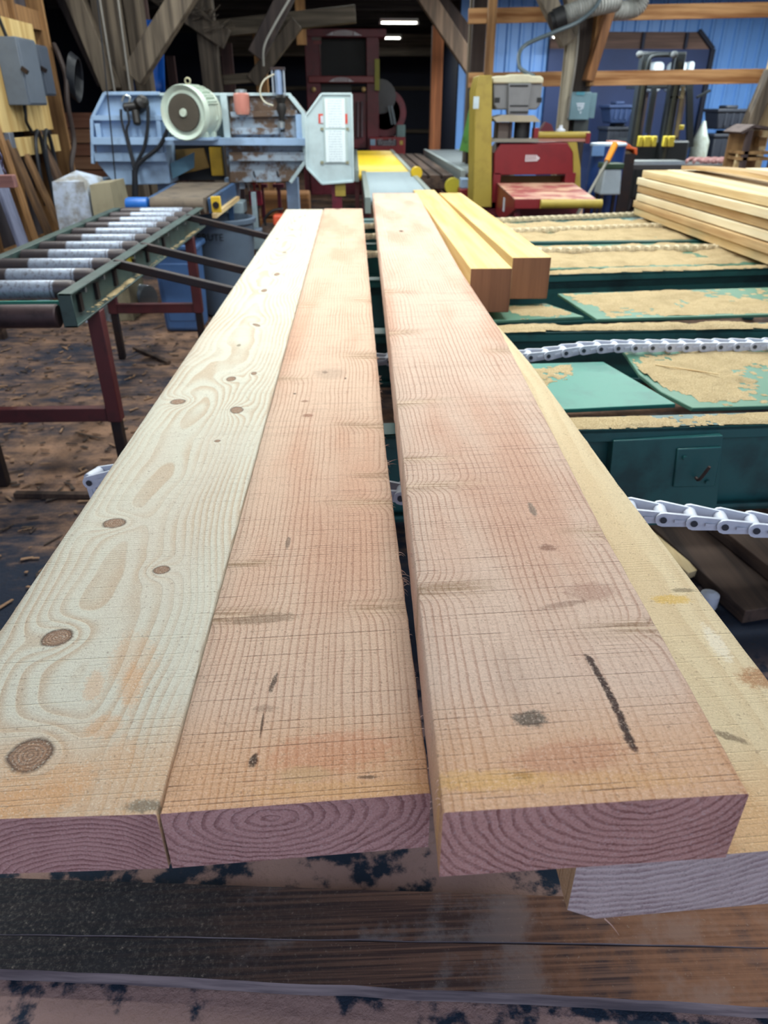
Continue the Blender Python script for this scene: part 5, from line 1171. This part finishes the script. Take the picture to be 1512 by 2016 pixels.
# logo: slanted strokes, underline and arrow head
lg = B(); s_ = mpp(1050, 312, YE - .004)
for i, u in enumerate((1034, 1038, 1042, 1046, 1050, 1054)):
    lg.front([(u, 316), (u + 2, 316), (u + 3.6, 305), (u + 1.4, 305)], YE - .012, .010)
lg.front([(1034, 318), (1058, 317), (1058, 315.4), (1034, 316.4)], YE - .012, .010); lg.front([(1057, 317), (1063, 311), (1056, 305.5), (1058, 311)], YE - .012, .010)
stuff(lg.build('logo', paint('logo white', S(226, 220, 228), .5), fpn))
# plinth down to the floor
a = at(935, 408, YE); c = at(1140, 408, YE); B().box(a.x, c.x, YE, YE + .34, 0, at(1000, 398, YE).z).build('plinth', DRED, ed)
# infeed table
tz_ = .835; ty0, ty1 = 6.3, 7.5
xl0 = atz(1015, 390, tz_).x; 
xa_ = at(978, 362, YE).x; xb_ = at(1128, 362, YE).x
DTAB = paint('dusty red table', S(150, 70, 70), .6, dirt=S(214, 180, 150), amt=.7, scale=5, lo=.4, hi=.6)
fx0 = atz(1014, 392, tz_).x; fx1 = atz(1165, 388, tz_).x; fy = atz(1014, 392, tz_).y
B().hexa([(fx0, fy, tz_ - .02), (fx1, fy, tz_ - .02), (xb_, YE, tz_ - .02), (xa_, YE, tz_ - .02), (fx0, fy, tz_), (fx1, fy, tz_), (xb_, YE, tz_), (xa_, YE, tz_)]).build('infeed_table', DTAB, ed, bevel=.003)
B().hexa([(fx0, fy - .01, tz_ - .07), (fx0 + .2, fy - .01, tz_ - .07), (fx0 + .2, fy + .02, tz_ - .07), (fx0, fy + .02, tz_ - .07), (fx0, fy - .01, tz_), (fx0 + .2, fy - .01, tz_), (fx0 + .2, fy + .02, tz_), (fx0, fy + .02, tz_)]).build('front_lip', RED, ed, bevel=.003)
B().cyl((fx0 + .2, fy - .02, tz_ - .035), (fx1 + .04, fy - .02, tz_ - .035), .034, n=16).build('table_roller', YEL, ed)
q = B().prism([Vector((fx0, fy, tz_ - .001)), Vector((xa_, YE, tz_ - .001)), Vector((xa_, YE, tz_ - .26)), Vector((fx0 + (xa_ - fx0) * .55, fy + (YE - fy) * .55, tz_ - .26)), Vector((fx0, fy, tz_ - .08))], (.02, 0, 0)); tb = q.build('table_bracket', RED, ed, bevel=.003)
B().box(fx0 + .02, fx0 + .06, fy + .05, fy + .09, 0, tz_ - .02).build('table_leg', DRED, ed); B().box(fx1 - .06, fx1 - .02, fy + .05, fy + .09, 0, tz_ - .02).build('table_leg', DRED, ed)
f_ = .5; lpx = fx0 + (xa_ - fx0) * f_ - .003; lpy = fy + (YE - fy) * f_; B().box(lpx - .002, lpx + .004, lpy - .06, lpy + .02, tz_ - .17, tz_ - .06).build('table_label', WHITEP, tb)
# top gear: plate, drum, motor, roller
B().rect(963, 273, 1060, 280, YE - .02, .4).build('top_plate', paint('plate grey', S(136, 134, 124), .5), ed)
B().rect(981, 241, 1008, 273, YE + .06, .2).build('gear_block', paint('gear brown', S(92, 80, 76), .6), ed); p = at(1026, 273, YE + .12); B().cyl(p, (p.x, p.y, at(1026, 240, YE + .12).z), .075, n=18).build('drive_drum', BLACK, ed)
for u in (973, 1003, 1050): B().rect(u, 238, u + 3, 274, YE + .03, .03).build('stand_rod', STEELD, ed)
B().front([(978, 240), (1065, 240), (1052, 227), (990, 226), (970, 232)], YE - .02, .32).build('motor_plate', paint('plate tan', S(168, 160, 140), .5), ed)
MB_ = paint('beige motor', S(206, 202, 176), .45, dirt=S(170, 166, 146), amt=.4); MBG = paint('grey motor', S(122, 124, 128), .5)
emz = B().front([(970, 152), (978, 149), (1000, 149), (1005, 146), (1042, 146), (1048, 149), (1064, 149), (1070, 153), (1070, 164), (970, 164)], YE + .0, .36).build('motor_cap', MB_, ed, bevel=.012)
B().front([(971, 163), (1069, 163), (1064, 206), (1056, 216), (978, 216), (972, 206)], YE + .03, .3).build('motor_body', MBG, ed, bevel=.012)
B().front([(1001, 164), (1046, 164), (1040, 226), (1000, 226)], YE - .02, .1).build('motor_nose', MBG, ed, bevel=.006)
for v0, v1 in ((167, 171), (207, 210), (219, 223)): px_box(1004, v0, 1040, v1, YE - .024, .01, 'vent_slot', BLACK, ed)
for u in (974, 1057): px_box(u, 192, u + 10, 202, YE + .025, .01, 'motor_pad', BLACK, ed)
p = at(1056, 266, YE + .05); q_ = at(1160, 266, YE + .05); B().cyl(p, q_, 6.2 * mpp(1100, 266, YE), n=16).build('top_roller', YEL, ed); px_box(1051, 252, 1060, 280, YE + .0, .1, 'roller_bracket', RED, ed); px_box(1154, 262, 1162, 282, YE + .0, .1, 'roller_bracket', RED, ed)
B().front([(1060, 262), (1075, 240), (1086, 245), (1092, 262)], YE + .15, .1).build('rear_guard', DRED, ed)
B().rect(1060, 273, 1155, 279, YE + .02, .2).build('roller_shelf', paint('pink ledge', S(168, 120, 108), .6), ed)
tag(B().tube([at(1052, 150, YE + .1), at(1034, 142, YE + .2), at(1022, 128, YE + .3), at(1030, 92, YE + .5), at(1090, 64, YE + .6), at(1140, 42, YE + .7), at(1175, 10, YE + .7), at(1195, -40, YE + .7)], .018, 10).build('power_cable', paint('grey cable', S(70, 84, 92), .5), None, at(1052, 150, YE + .1)), 'thick grey cable looping from the edger motor up to the roof', 'cable')
p = at(1101, 262, YE + .25); t = tag(B().lathe([(.03, 0), (.045, .004), (.045, .10), (.02, .115), (.015, .14)], at(1101, 279, YE + .12) , (0, 0, 1), 14).build('white_can', WHITEP, None, at(1101, 279, YE + .12)), 'white can standing on the edger roller shelf', 'can')

# barrel, pail, peavey, orange handle right of the edger
YB = 7.9
bx_ = at(1192, 330, YB)
ba = thing('blue_barrel', 'dark blue barrel with pale rim behind the white pail', 'barrel', (bx_.x, YB, 0)); ztb = at(1192, 286, YB).z
br0 = 33 * mpp(1192, 330, YB); B().lathe([(br0 * .95, 0), (br0, .02), (br0, ztb * .33), (br0 * 1.03, ztb * .35), (br0, ztb * .37), (br0, ztb * .66), (br0 * 1.03, ztb * .68), (br0, ztb * .7), (br0, ztb - .02), (br0 * 1.02, ztb), (br0 * .9, ztb), (br0 * .88, ztb - .04), (.001, ztb - .05)], (bx_.x, YB, 0), (0, 0, 1), 28).build('drum', paint('barrel blue', S(26, 62, 128), .4), ba)
B().lathe([(br0 * 1.03, 0), (br0 * 1.06, .01), (br0 * 1.03, .025), (br0 * .9, .02)], (bx_.x, YB, ztb - .005), (0, 0, 1), 28).build('rim', paint('rim white', S(176, 196, 220), .4), ba)
px_box(1166, 287, 1190, 307, YB - br0 - .012, .02, 'label_flap', paint('pale blue flap', S(110, 150, 206), .5), ba)
YQ = 7.4; pz = at(1204, 384, YQ)
px_ = thing('grey_pail', 'pale grey square pail with dark green lid on a stand', 'pail', (pz.x, YQ + .12, 0)); a = at(1181, 384, YQ); c = at(1229, 333, YQ)
B().hexa([(a.x, YQ, a.z), (c.x - .0, YQ, a.z), (c.x, YQ + .22, a.z), (a.x, YQ + .22, a.z), (a.x + .02, YQ + .01, c.z), (c.x - .02, YQ + .01, c.z), (c.x - .02, YQ + .2, c.z), (a.x + .02, YQ + .2, c.z)]).build('body', paint('pail grey', S(172, 186, 198), .5), px_, bevel=.015, seg=3)
B().box(a.x + .005, c.x - .005, YQ - .005, YQ + .215, c.z, c.z + .05).build('lid', paint('lid green', S(48, 74, 54), .5), px_, bevel=.01)
for dx in (.03, .2):
    for dy in (.03, .19): B().box(a.x + dx - .015, a.x + dx + .015, YQ + dy - .015, YQ + dy + .015, 0, a.z).build('leg', STEELD, px_)
pk = thing('peavey', 'long handled tool with orange grip leaning on the blue barrel', 'tool', at(1160, 380, 6.98)); g0 = at(1195, 318, 7.15); g1 = at(1211, 284, 7.25); lo = at(1160, 380, 6.98)
lo2 = g0 + (lo - g0) * 2.6; lo2 = g0 + (lo - g0) * ((g0.z - .005) / max(.05, (g0.z - lo.z))); B().cyl(lo2, g0, .014, n=10).build('shaft', paint('shaft grey', S(140, 140, 132), .5), pk); B().cyl(g0, g1, .026, .03, n=12).build('grip', paint('grip orange', S(236, 152, 40), .45), pk)
oc = at(1235, 292, 8.6); fl = thing('orange_cart', 'orange steel cart with rounded fender beyond the barrel', 'cart', (oc.x, 8.7, 0))
B().front([(1212, 292), (1212, 279), (1232, 279), (1247, 290), (1255, 291), (1255, 305), (1250, 305), (1248, 295), (1236, 294)], 8.6, .35).build('fender', paint('cart orange', S(206, 92, 44), .5), fl, bevel=.008)
B().front([(1214, 294), (1236, 296), (1246, 302), (1228, 308), (1216, 304)], 8.65, .25).build('tyre', paint('dusty tyre', S(150, 130, 104), .8), fl, bevel=.01); B().box(oc.x - .14, oc.x + .1, 8.6, 8.9, 0, at(1235, 303, 8.6).z).build('chassis', STEELD, fl)

# ================================================================== FORKLIFT and bins
YK = 11.6
fk = thing('forklift', 'dark forklift with tall mast and yellow counterweights behind the girts', 'forklift', (at(1310, 300, YK).x, YK + .6, 0))
DKG = paint('mast black', S(40, 46, 50), .5, .3); 
for u0, u1 in ((1252, 1270), (1316, 1335)):
    a = at(u0, 200, YK); c = at(u1, 105, YK); c.x = at(u1, 200, YK).x; B().box(a.x, c.x, YK, YK + .14, .05, c.z).build('mast_upright', DKG, fk, bevel=.006)
    B().box(a.x + .05, a.x + .09, YK - .02, YK, .1, c.z - .1).build('mast_rail', paint('olive rail', S(52, 54, 44), .6), fk)
a = at(1252, 112, YK); c = at(1336, 102, YK); a.x = at(1252, 200, YK).x; c.x = at(1336, 200, YK).x; B().box(a.x, c.x, YK + .02, YK + .12, a.z, c.z).build('mast_crossbar', DKG, fk, bevel=.006)
for u in (1258, 1326): p = at(u, 108, YK - .01); B().lathe([(.02, 0), (.045, .01), (.045, .05), (.02, .06)], p, (0, -1, 0), 12).build('mast_roller', paint('roller pale', S(110, 116, 120), .4, .5), fk)
for (u0, v0, u1, v1, w) in ((1288, 172, 1274, 262, .07), (1346, 178, 1346, 180, .2), (1357, 165, 1358, 290, .09), (1372, 192, 1398, 178, .03)):
    B().bar(at(u0, v0, YK + .3), at(u1, v1, YK + .3), w, .06, up=(0, 1, 0)).build('guard_pillar', DKG, fk)
B().tube([at(1272, 140, YK - .05), at(1278, 118, YK - .05), at(1288, 110, YK - .05), at(1316, 108, YK - .05)], .02, 8).build('hydraulic_hose', DKG, fk)
a = at(1272, 172, YK + .3); c = at(1366, 166, YK + .3); B().box(a.x, c.x, YK + .3, YK + 1.2, a.z, c.z).build('overhead_guard', DKG, fk)
a = at(1255, 300, YK + .2); c = at(1362, 262, YK + .2); B().box(a.x, c.x, YK + .2, YK + 1.6, .25, c.z - .1).build('body', DKG, fk, bevel=.03)
KY = paint('forklift yellow', S(196, 180, 62), .5)
for i, (u0, u1) in enumerate(((1257, 1266), (1268, 1282), (1285, 1293), (1307, 1314), (1316, 1328))): px_box(u0, 268, u1, 289, YK - .06, .1, 'yellow_block', KY, fk, .008)
px_box(1335, 246, 1347, 256, YK + .1, .1, 'yellow_block', KY, fk, .008)
B().bar(at(1345, 170, YK + .05), at(1330, 270, YK + .05), .05, .04, up=(0, 1, 0)).build('control_lever', paint('lever tan', S(150, 140, 112), .5), fk); px_box(1320, 189, 1346, 194, YK + .0, .06, 'lever_crossbar', paint('lever tan', S(150, 140, 112), .5), fk)
for s in (1262, 1350): 
    p = at(s, 300, YK + .5); B().cyl((p.x - .12, YK + .5, .3), (p.x + .12, YK + .5, .3), .3, n=24).build('wheel', BLACK, fk)
for u in (1270, 1320): p = at(u, 300, YK - .05); B().box(p.x - .06, p.x + .06, YK - 1.0, YK, .06, .11).build('fork', STEELD, fk)
TANK = paint('white tank', S(196, 210, 220), .4)
gy = YK + 1.75
for i, (u0, u1, lb) in enumerate(((1284, 1312, 'rounded white tank above the girt, left of the mast upright'), (1326, 1358, 'pale square white tank above the girt, right of the mast'), (1357, 1373, 'narrow rounded white tank at the right of the pale tank'))):
    a = at(u0, 146, gy); c = at(u1, 120 if i else 121, gy); t = thing('white_tank', lb, 'tank', ((a.x + c.x) / 2, gy + .2, 0), 'white tanks on the rack behind the forklift')
    B().box(a.x, c.x, gy + i * .02, gy + .4, a.z - .25, c.z).build('shell', TANK, t, bevel=.07, seg=4); 
    for dx in (a.x + .03, c.x - .03): B().box(dx - .02, dx + .02, gy + .15, gy + .2, 0, a.z - .25).build('leg', STEELD, t)
# black totes
TOTE = paint('black tote', S(36, 42, 54), .55); TOTB = paint('navy tote', S(40, 60, 100), .55)
def tote(label, u0, u1, v1, Y, z0, mat):
    a = at(u0, v1, Y); c = at(u1, v1, Y); t = thing('plastic_tote', label, 'tote', ((a.x + c.x) / 2, Y + .25, z0)); w = c.x - a.x; h = a.z - z0
    B().hexa([(a.x + .05, Y + .04, z0), (c.x - .05, Y + .04, z0), (c.x - .05, Y + .5, z0), (a.x + .05, Y + .5, z0), (a.x, Y, z0 + h - .04), (c.x, Y, z0 + h - .04), (c.x, Y + .55, z0 + h - .04), (a.x, Y + .55, z0 + h - .04)]).build('body', mat, t, bevel=.02)
    B().box(a.x - .02, c.x + .02, Y - .02, Y + .57, z0 + h - .05, z0 + h).build('lid', mat, t, bevel=.012); B().box(a.x + w * .3, c.x - w * .3, Y + .1, Y + .4, z0 + h, z0 + h + .05).build('lid_handle', mat, t, bevel=.02)
    for k_ in range(3): B().box(a.x + w * (.25 + .22 * k_), a.x + w * (.31 + .22 * k_), Y - .004, Y + .06, z0 + .06, z0 + h - .06).build('rib', mat, t)
    return t
zt0 = at(1440, 262, 13.2).z
tote('black plastic tote on the floor against the blue siding', 1408, 1476, 264, 13.2, 0, TOTE); tote('black plastic tote stacked on top of the other by the blue siding', 1416, 1478, 214, 13.2, zt0 + .052, TOTE)
tote('dark tote behind the left mast upright', 1198, 1250, 250, 13.4, 0, TOTE); tote('dark tote with pale blue lid edge stacked behind the mast', 1202, 1248, 206, 13.4, at(1220, 250, 13.4).z + .052, TOTB)
p = at(1375, 300, 12.4); q = B().lathe([(.09, 0), (.13, .02), (.13, 1.02), (.08, 1.12), (.02, 1.3)], (p.x, 12.4, 0), (0, 0, 1), 16); tag(q.build('gas_cylinder', paint('cylinder pale', S(150, 160, 156), .5, dirt=S(110, 110, 90), amt=.6), None, (p.x, 12.4, 0)), 'pale gas cylinder standing right of the forklift', 'cylinder')
p = at(1336, 312, 9.9); q = B().lathe([(.1, 0), (.14, .02), (.14, .6), (.08, .66), (.03, .7)], (p.x, 9.9, 0), (0, 0, 1), 16); 
t = tag(q.build('jug', paint('jug yellow', S(150, 146, 86), .5), None, (p.x, 9.9, 0)), 'dusty yellow jug in front of the forklift wheel', 'jug')
# low table with dusty clutter behind the stack
ct_ = thing('work_bench', 'low dark bench with dusty metal clutter behind the lumber stack', 'bench', (at(1330, 330, 9.0).x, 9.2, 0)); a = at(1225, 325, 8.95); c = at(1470, 325, 8.95)
B().box(a.x, c.x, 8.95, 9.5, a.z - .05, a.z).build('top', paint('bench dark', S(60, 58, 62), .7), ct_, bevel=.004)
for x in (a.x + .05, c.x - .05):
    for y in (9.0, 9.45): B().box(x - .03, x + .03, y - .03, y + .03, 0, a.z - .05).build('leg', STEELD, ct_)
q = B()
for i in range(7):
    x = a.x + .8 + i * .09; q.tube([(x, 9.1, a.z + .02), (x + .1, 9.2, a.z + .05), (x + .25, 9.1, a.z + .02)], .02, 6)
tag(q.build('pink_rag_bundle', paint('dusty pink', S(176, 128, 128), .8), None, (a.x + .9, 9.1, a.z)), 'dusty pink bundle of straps on the low bench', 'straps')
tag(B().box(a.x + .1, a.x + .75, 9.0, 9.3, a.z, a.z + .035).build('steel_plate', SILVER, None, (a.x + .4, 9.1, a.z)), 'flat grey steel plate lying on the low bench', 'plate')
p = at(1440, 305, 9.3); tag(B().tube([at(1448, 306, 9.2) + Vector((0, 0, -.1)), at(1443, 295, 9.2), at(1437, 284, 9.2)], .014, 6).build('white_hook', WHITEP, None, at(1448, 310, 9.2)), 'white bent handle sticking up from the low bench', 'handle')

# ================================================================== FAR CONVEYORS
ZC = .82
def roller_bed(label, xl, xr, y0, y1, pitch, r_, mat, name='roller_conveyor', rail=SILVER, zc=ZC, legs=2):
    t = thing(name, label, 'conveyor', ((xl + xr) / 2, (y0 + y1) / 2, 0))
    for x in (xl, xr): B().box(x - .025, x + .025, y0, y1, zc - .12, zc + .005).build('side_rail', rail, t, bevel=.003)
    n = int((y1 - y0) / pitch); f = None
    for i in range(n):
        y = y0 + .05 + i * pitch
        if f is None: f = B().cyl((xl + .02, y, zc - r_), (xr - .02, y, zc - r_), r_, n=14).build('roller', mat, t, ((xl + xr) / 2, y, zc - r_)); fy_ = y
        else: c = f.copy(); COL.objects.link(c); c.location.y += y - fy_
    for k_ in range(legs):
        y = y0 + .3 + (y1 - y0 - .6) * k_ / max(1, legs - 1)
        for x in (xl, xr): B().box(x - .025, x + .025, y - .025, y + .025, 0, zc - .12).build('leg', MAROON, t)
    return t
xl = atz(700, 345, ZC).x; xr = atz(845, 375, ZC).x
roller_bed('zinc roller conveyor running on behind the far plank ends', .10, .655, 6.35, 9.25, .115, .028, ZINC, rail=paint('rail grey green', S(150, 164, 160), .4, .4), legs=3)
roller_bed('bright yellow roller conveyor leading to the red headrig', .02, .66, 9.35, 14.4, .26, .055, YELB, rail=paint('rail grey green', S(150, 164, 160), .4, .4), legs=3)
p = atz(822, 297, .85); p2_ = atz(935, 330, .85)
roller_bed('grey skate roller conveyor left of the yellow edger column', 1.20, 1.75, 8.7, 13.6, .14, .03, paint('dull zinc', S(150, 160, 166), .4, .6), rail=paint('rail pale', S(176, 190, 192), .4, .4), zc=.86, legs=3)
# dark bed of beams between the two
dk = thing('log_deck', 'dark steel log deck between the two far conveyors', 'deck', (.95, 11, 0))
for i in range(5): B().box(.72 , 1.14, 8.9 + i * 1.1, 9.0 + i * 1.1, .66, .76).build('cross_bar', DARKW, dk)
for x in (.74, 1.12): B().box(x - .02, x + .02, 8.8, 13.6, .56, .66).build('side_bar', STEELD, dk)
for x in (.74, 1.12):
    for y in (8.95, 13.4): B().box(x - .03, x + .03, y - .03, y + .03, 0, .56).build('leg', MAROON, dk)
for i in range(3): B().box(.70 + .15 * i, .82 + .15 * i, 8.9, 13.5, .76, .80).build('deck_plank', DARKW, dk)
# small machinery under: yellow reel, red stand
p = at(893, 368, 8.2); yr_ = thing('cable_reel', 'yellow reel on a red stand below the grey conveyor', 'reel', (p.x, 8.2, 0)); B().lathe([(.001, 0), (.085, 0), (.085, .02), (.05, .03), (.05, .07), (.085, .08), (.085, .1), (.001, .1)], p, (0, 1, 0), 20).build('drum', paint('reel yellow', S(196, 184, 50), .5), yr_); B().box(p.x - .05, p.x + .05, 8.22, 8.28, 0, p.z - .05).build('stand', DRED, yr_)
p = at(915, 360, 8.0); rb = thing('red_gearbox', 'red gearbox with grey cap beside the yellow column', 'gearbox', (p.x, 8.0, 0)); a = at(904, 405, 8.0); c = at(926, 372, 8.0); B().box(a.x, c.x, 8.0, 8.2, 0, c.z).build('case', RED, rb, bevel=.01); B().box(a.x + .01, c.x - .01, 8.03, 8.17, c.z, at(915, 352, 8.0).z).build('cap', GREYB, rb, bevel=.01)
p = at(818, 340, 8.6); yd = thing('idler_wheel', 'small yellow wheel beside the zinc roller conveyor', 'wheel', (p.x, 8.6, 0)); B().lathe([(.02, 0), (.06, 0), (.065, .01), (.065, .04), (.06, .05), (.02, .05)], p, (.3, -1, 0), 18).build('wheel', YELB, yd); B().box(p.x - .015, p.x + .015, 8.6, 8.63, 0, p.z).build('post', DRED, yd)

# ================================================================== HEADRIG
YH = 15.2
hr = thing('headrig', 'dark red sawmill headrig frame with white winged lettering', 'machine', (at(680, 300, YH).x, YH + .5, 0))
for u0, u1 in ((604, 632), (722, 746)): a = at(u0, 190, YH); c = at(u1, 60, YH); c.x = at(u1, 190, YH).x; B().box(a.x, c.x, YH, YH + .5, 0, c.z).build('frame_post', DRED, hr, bevel=.01)
a = at(604, 73, YH); c = at(760, 57, YH); tbm = B().box(a.x, c.x, YH - .05, YH + .5, a.z, c.z).build('top_beam', DRED, hr, bevel=.01)
a = at(608, 163, YH); c = at(737, 150, YH); mbm = B().box(a.x, c.x, YH - .08, YH + .5, a.z, c.z).build('middle_beam', RED, hr, bevel=.01)
WL = paint('wing white', S(206, 206, 216), .5)
def winged(parent, u0, u1, v0, v1, Y):
    q = B(); w = (u1 - u0)
    q.front([(u0, v1), (u0 + w * .22, v1), (u0 + w * .22, v0 + (v1 - v0) * .3)], Y, .02); q.front([(u1, v1), (u1 - w * .22, v1), (u1 - w * .22, v0 + (v1 - v0) * .3)], Y, .02)
    n = 9
    for i in range(n):
        u = u0 + w * (.24 + .52 * i / n); arc = math.sin(math.pi * (i + .5) / n) * (v1 - v0) * .2
        q.front([(u, v1 - 1), (u + w * .034, v1 - 1), (u + w * .045, v0 + (v1 - v0) * .2 - arc + 1), (u + w * .012, v0 + (v1 - v0) * .2 - arc + 1)], Y, .02)
    q.front([(u0, v1), (u1, v1), (u1, v1 - .8), (u0, v1 - .8)], Y, .02)
    stuff(q.build('winged_lettering', WL, parent))
winged(mbm, 647, 697, 151, 161, YH - .09); winged(tbm, 641, 712, 58, 70, YH - .06)
B().rect(632, 75, 722, 150, YH + .3, .1).build('dark_panel', paint('headrig black', S(12, 16, 24), .6), hr)
px_box(614, 70, 632, 79, YH - .02, .05, 'pale_plate', paint('plate dull', S(110, 100, 98), .6), hr); px_box(617, 80, 632, 87, YH - .02, .05, 'red_plate', RED, hr)
for u in (618, 716): p = at(u, 176, YH - .02); B().lathe([(.01, 0), (.04, .0), (.04, .06), (.01, .07)], p, (0, -1, 0), 10).build('brass_knob', paint('brass', S(190, 160, 110), .4, .5), hr)
B().rect(690, 182, 721, 292, YH + .05, .3).build('red_panel', DRED, hr, bevel=.01); B().rect(604, 165, 692, 184, YH + .15, .3).build('saw_head', paint('saw head', S(26, 30, 36), .5), hr)
p = at(708, 216, YH + .03)
for u in (704, 712): B().cyl(at(u, 270, YH), at(u, 200, YH), .025, n=8).build('lift_screw', paint('screw steel', S(110, 96, 104), .4, .6), hr)
wc = at(758, 222, YH + .1); wr_ = 42 * mpp(758, 222, YH); q = B().lathe([(wr_ * .72, 0), (wr_, 0), (wr_, .12), (wr_ * .72, .12), (wr_ * .72, 0)], wc, (0, 1, 0), 36); q.build('band_wheel_guard', DRED, hr)
B().lathe([(.05, 0), (.28, .02), (.28, .2), (.05, .25)], at(750, 190, YH + .0), (0, 1, 0), 18).build('engine_head', paint('engine grey', S(70, 70, 76), .5), hr)
B().rect(742, 200, 775, 262, YH + .12, .4).build('engine', paint('engine dark', S(28, 34, 38), .5), hr, bevel=.02)
for u, w in ((768, .03), (774, .04)): B().bar(at(u - 3, 208, YH - .02), at(u + 4, 245, YH - .02), w, .03, up=(0, 1, 0)).build('exhaust_rod', paint('rod grey', S(96, 104, 112), .4, .5), hr)
a = at(728, 299, YH - .2); c = at(798, 270, YH - .2); bs = B().box(a.x, c.x, YH - .2, YH + .4, 0, c.z).build('engine_base', RED, hr, bevel=.01)
px_box(741, 275, 781, 287, YH - .205, .01, 'name_band', paint('name band dark', S(40, 22, 36), .6), bs)
text('Woodfoll', .17, at(761, 280.5, YH - .212), paint('name grey', S(150, 150, 160), .6), bs, name='lettering').scale.x = .5; px_box(729, 274, 739, 286, YH - .206, .01, 'blue_emblem', paint('emblem blue', S(120, 150, 176), .5), bs); px_box(787, 277, 793, 285, YH - .206, .01, 'yellow_emblem', YEL, bs)
px_box(781, 246, 798, 270, YH - .1, .3, 'control_box', paint('control teal', S(96, 120, 122), .5), hr, .01)
a = at(738, 178, YH - .1); c = at(747, 116, YH - .1); B().box(a.x, c.x, YH - .1, YH - .04, a.z, c.z).build('yellow_strip', paint('olive yellow', S(150, 148, 50), .5), hr)
a = at(600, 300, YH + .6); B().box(a.x, at(735, 300, YH).x, YH + .1, YH + .5, 0, .5).build('bed', DRED, hr)
# green jacket hanging on the thin post
p = at(927, 270, 10.0); q = B().lathe([(.02, .62), (.07, .6), (.12, .5), (.13, .3), (.15, 0), (.13, 0), (.02, .02)], (p.x - .02, 9.77, at(927, 300, 9.80).z), (.15, 0, 1), 16); q.cyl((p.x + .03, 9.80, at(927, 300, 9.80).z + .58), (p.x + .03, 9.948, at(927, 300, 9.80).z + .58), .01, n=6); tag(q.build('green_jacket', paint('jacket green', S(84, 140, 62), .7, dirt=S(24, 34, 34), amt=.9, scale=7), None, (p.x, 9.95, 1.2)), 'green and black jacket hanging on the post left of the edger', 'jacket')
tag(B().box(1.85, 2.6, 12.8, 13.6, 0, .9).build('blue_crate', paint('crate blue', S(74, 98, 168), .6), None, (2.2, 13.2, 0), bevel=.02), 'dull blue crate beyond the grey skate conveyor', 'crate')

# ================================================================== LAMPS (fixtures with tubes and their light)
TUBE = emit('lamp tube', (1, .97, .86, 1), 9)
HOUS = paint('lamp housing', S(200, 200, 196), .4)
def lamp(x, y, z, L_, rot, watts, label, col=(.94, 1, .97)):
    t = thing('strip_lamp', label, 'lamp', (x, y, z))
    h = L_ / 2
    B().box(x - h, x + h, y - .06, y + .06, z + .03, z + .08).build('housing', HOUS, t, bevel=.006)
    for dy in (-.03, .03): B().cyl((x - h + .03, y + dy, z + .012), (x + h - .03, y + dy, z + .012), .014, n=10).build('tube', TUBE, t)
    for s in (-1, 1): B().box(x + s * h - .015, x + s * h + .015, y - .06, y + .06, z - .008, z + .03).build('end_cap', HOUS, t)
    for s in (-1, 1): B().bar((x + s * h * .7, y, z + .08), (x + s * h * .7, y, 3.3 if not (y > 15) else 3.3), .008, .008).build('hanger', STEELD, t)
    if watts:
        ld = bpy.data.lights.new('strip_light', 'AREA'); ld.shape = 'RECTANGLE'; ld.size = L_; ld.size_y = .14; ld.energy = watts; ld.color = col
        lo_ = bpy.data.objects.new('strip_light', ld); COL.objects.link(lo_); lo_.parent = t; lo_.location = (0, 0, -.012)
    t.rotation_euler.z = R(rot); return t
LN = ['above the near end of the right plank', 'above the left plank', 'above the near part of the deck', 'above the far plank ends', 'above the far deck and edger', 'above the lumber stack', 'over the bay, added to brighten the blue siding', 'over the bay by the right wall, added to brighten the siding', 'above the roller table on the left', 'over the zinc roller conveyor, added to brighten it', 'over the red edger, added to brighten the girts', 'over the yellow roller conveyor, added to brighten it', 'over the band resaw motor, added to brighten the posts']
for (x, y, z, L_, rot, w), nm in zip(LAMPS, LN): lamp(x, y, z, L_, rot, w, 'white fluorescent strip lamp hanging %s' % nm)
def vis_lamp(u0, u1, v, Y, label, watts):
    a = at(u0, v, Y); c = at(u1, v, Y); t = lamp((a.x + c.x) / 2, Y, a.z - .012, c.x - a.x, 0, watts, label); return t
vis_lamp(748, 823, 45, 15.9, 'glowing strip lamp, upper of the two right of the headrig', 26)
vis_lamp(731, 790, 75, 18.2, 'glowing strip lamp, lower of the two right of the headrig', 26)
vis_lamp(1086, 1108, 73, 14.3, 'short glowing lamp behind the pale post in the blue bay', 8)
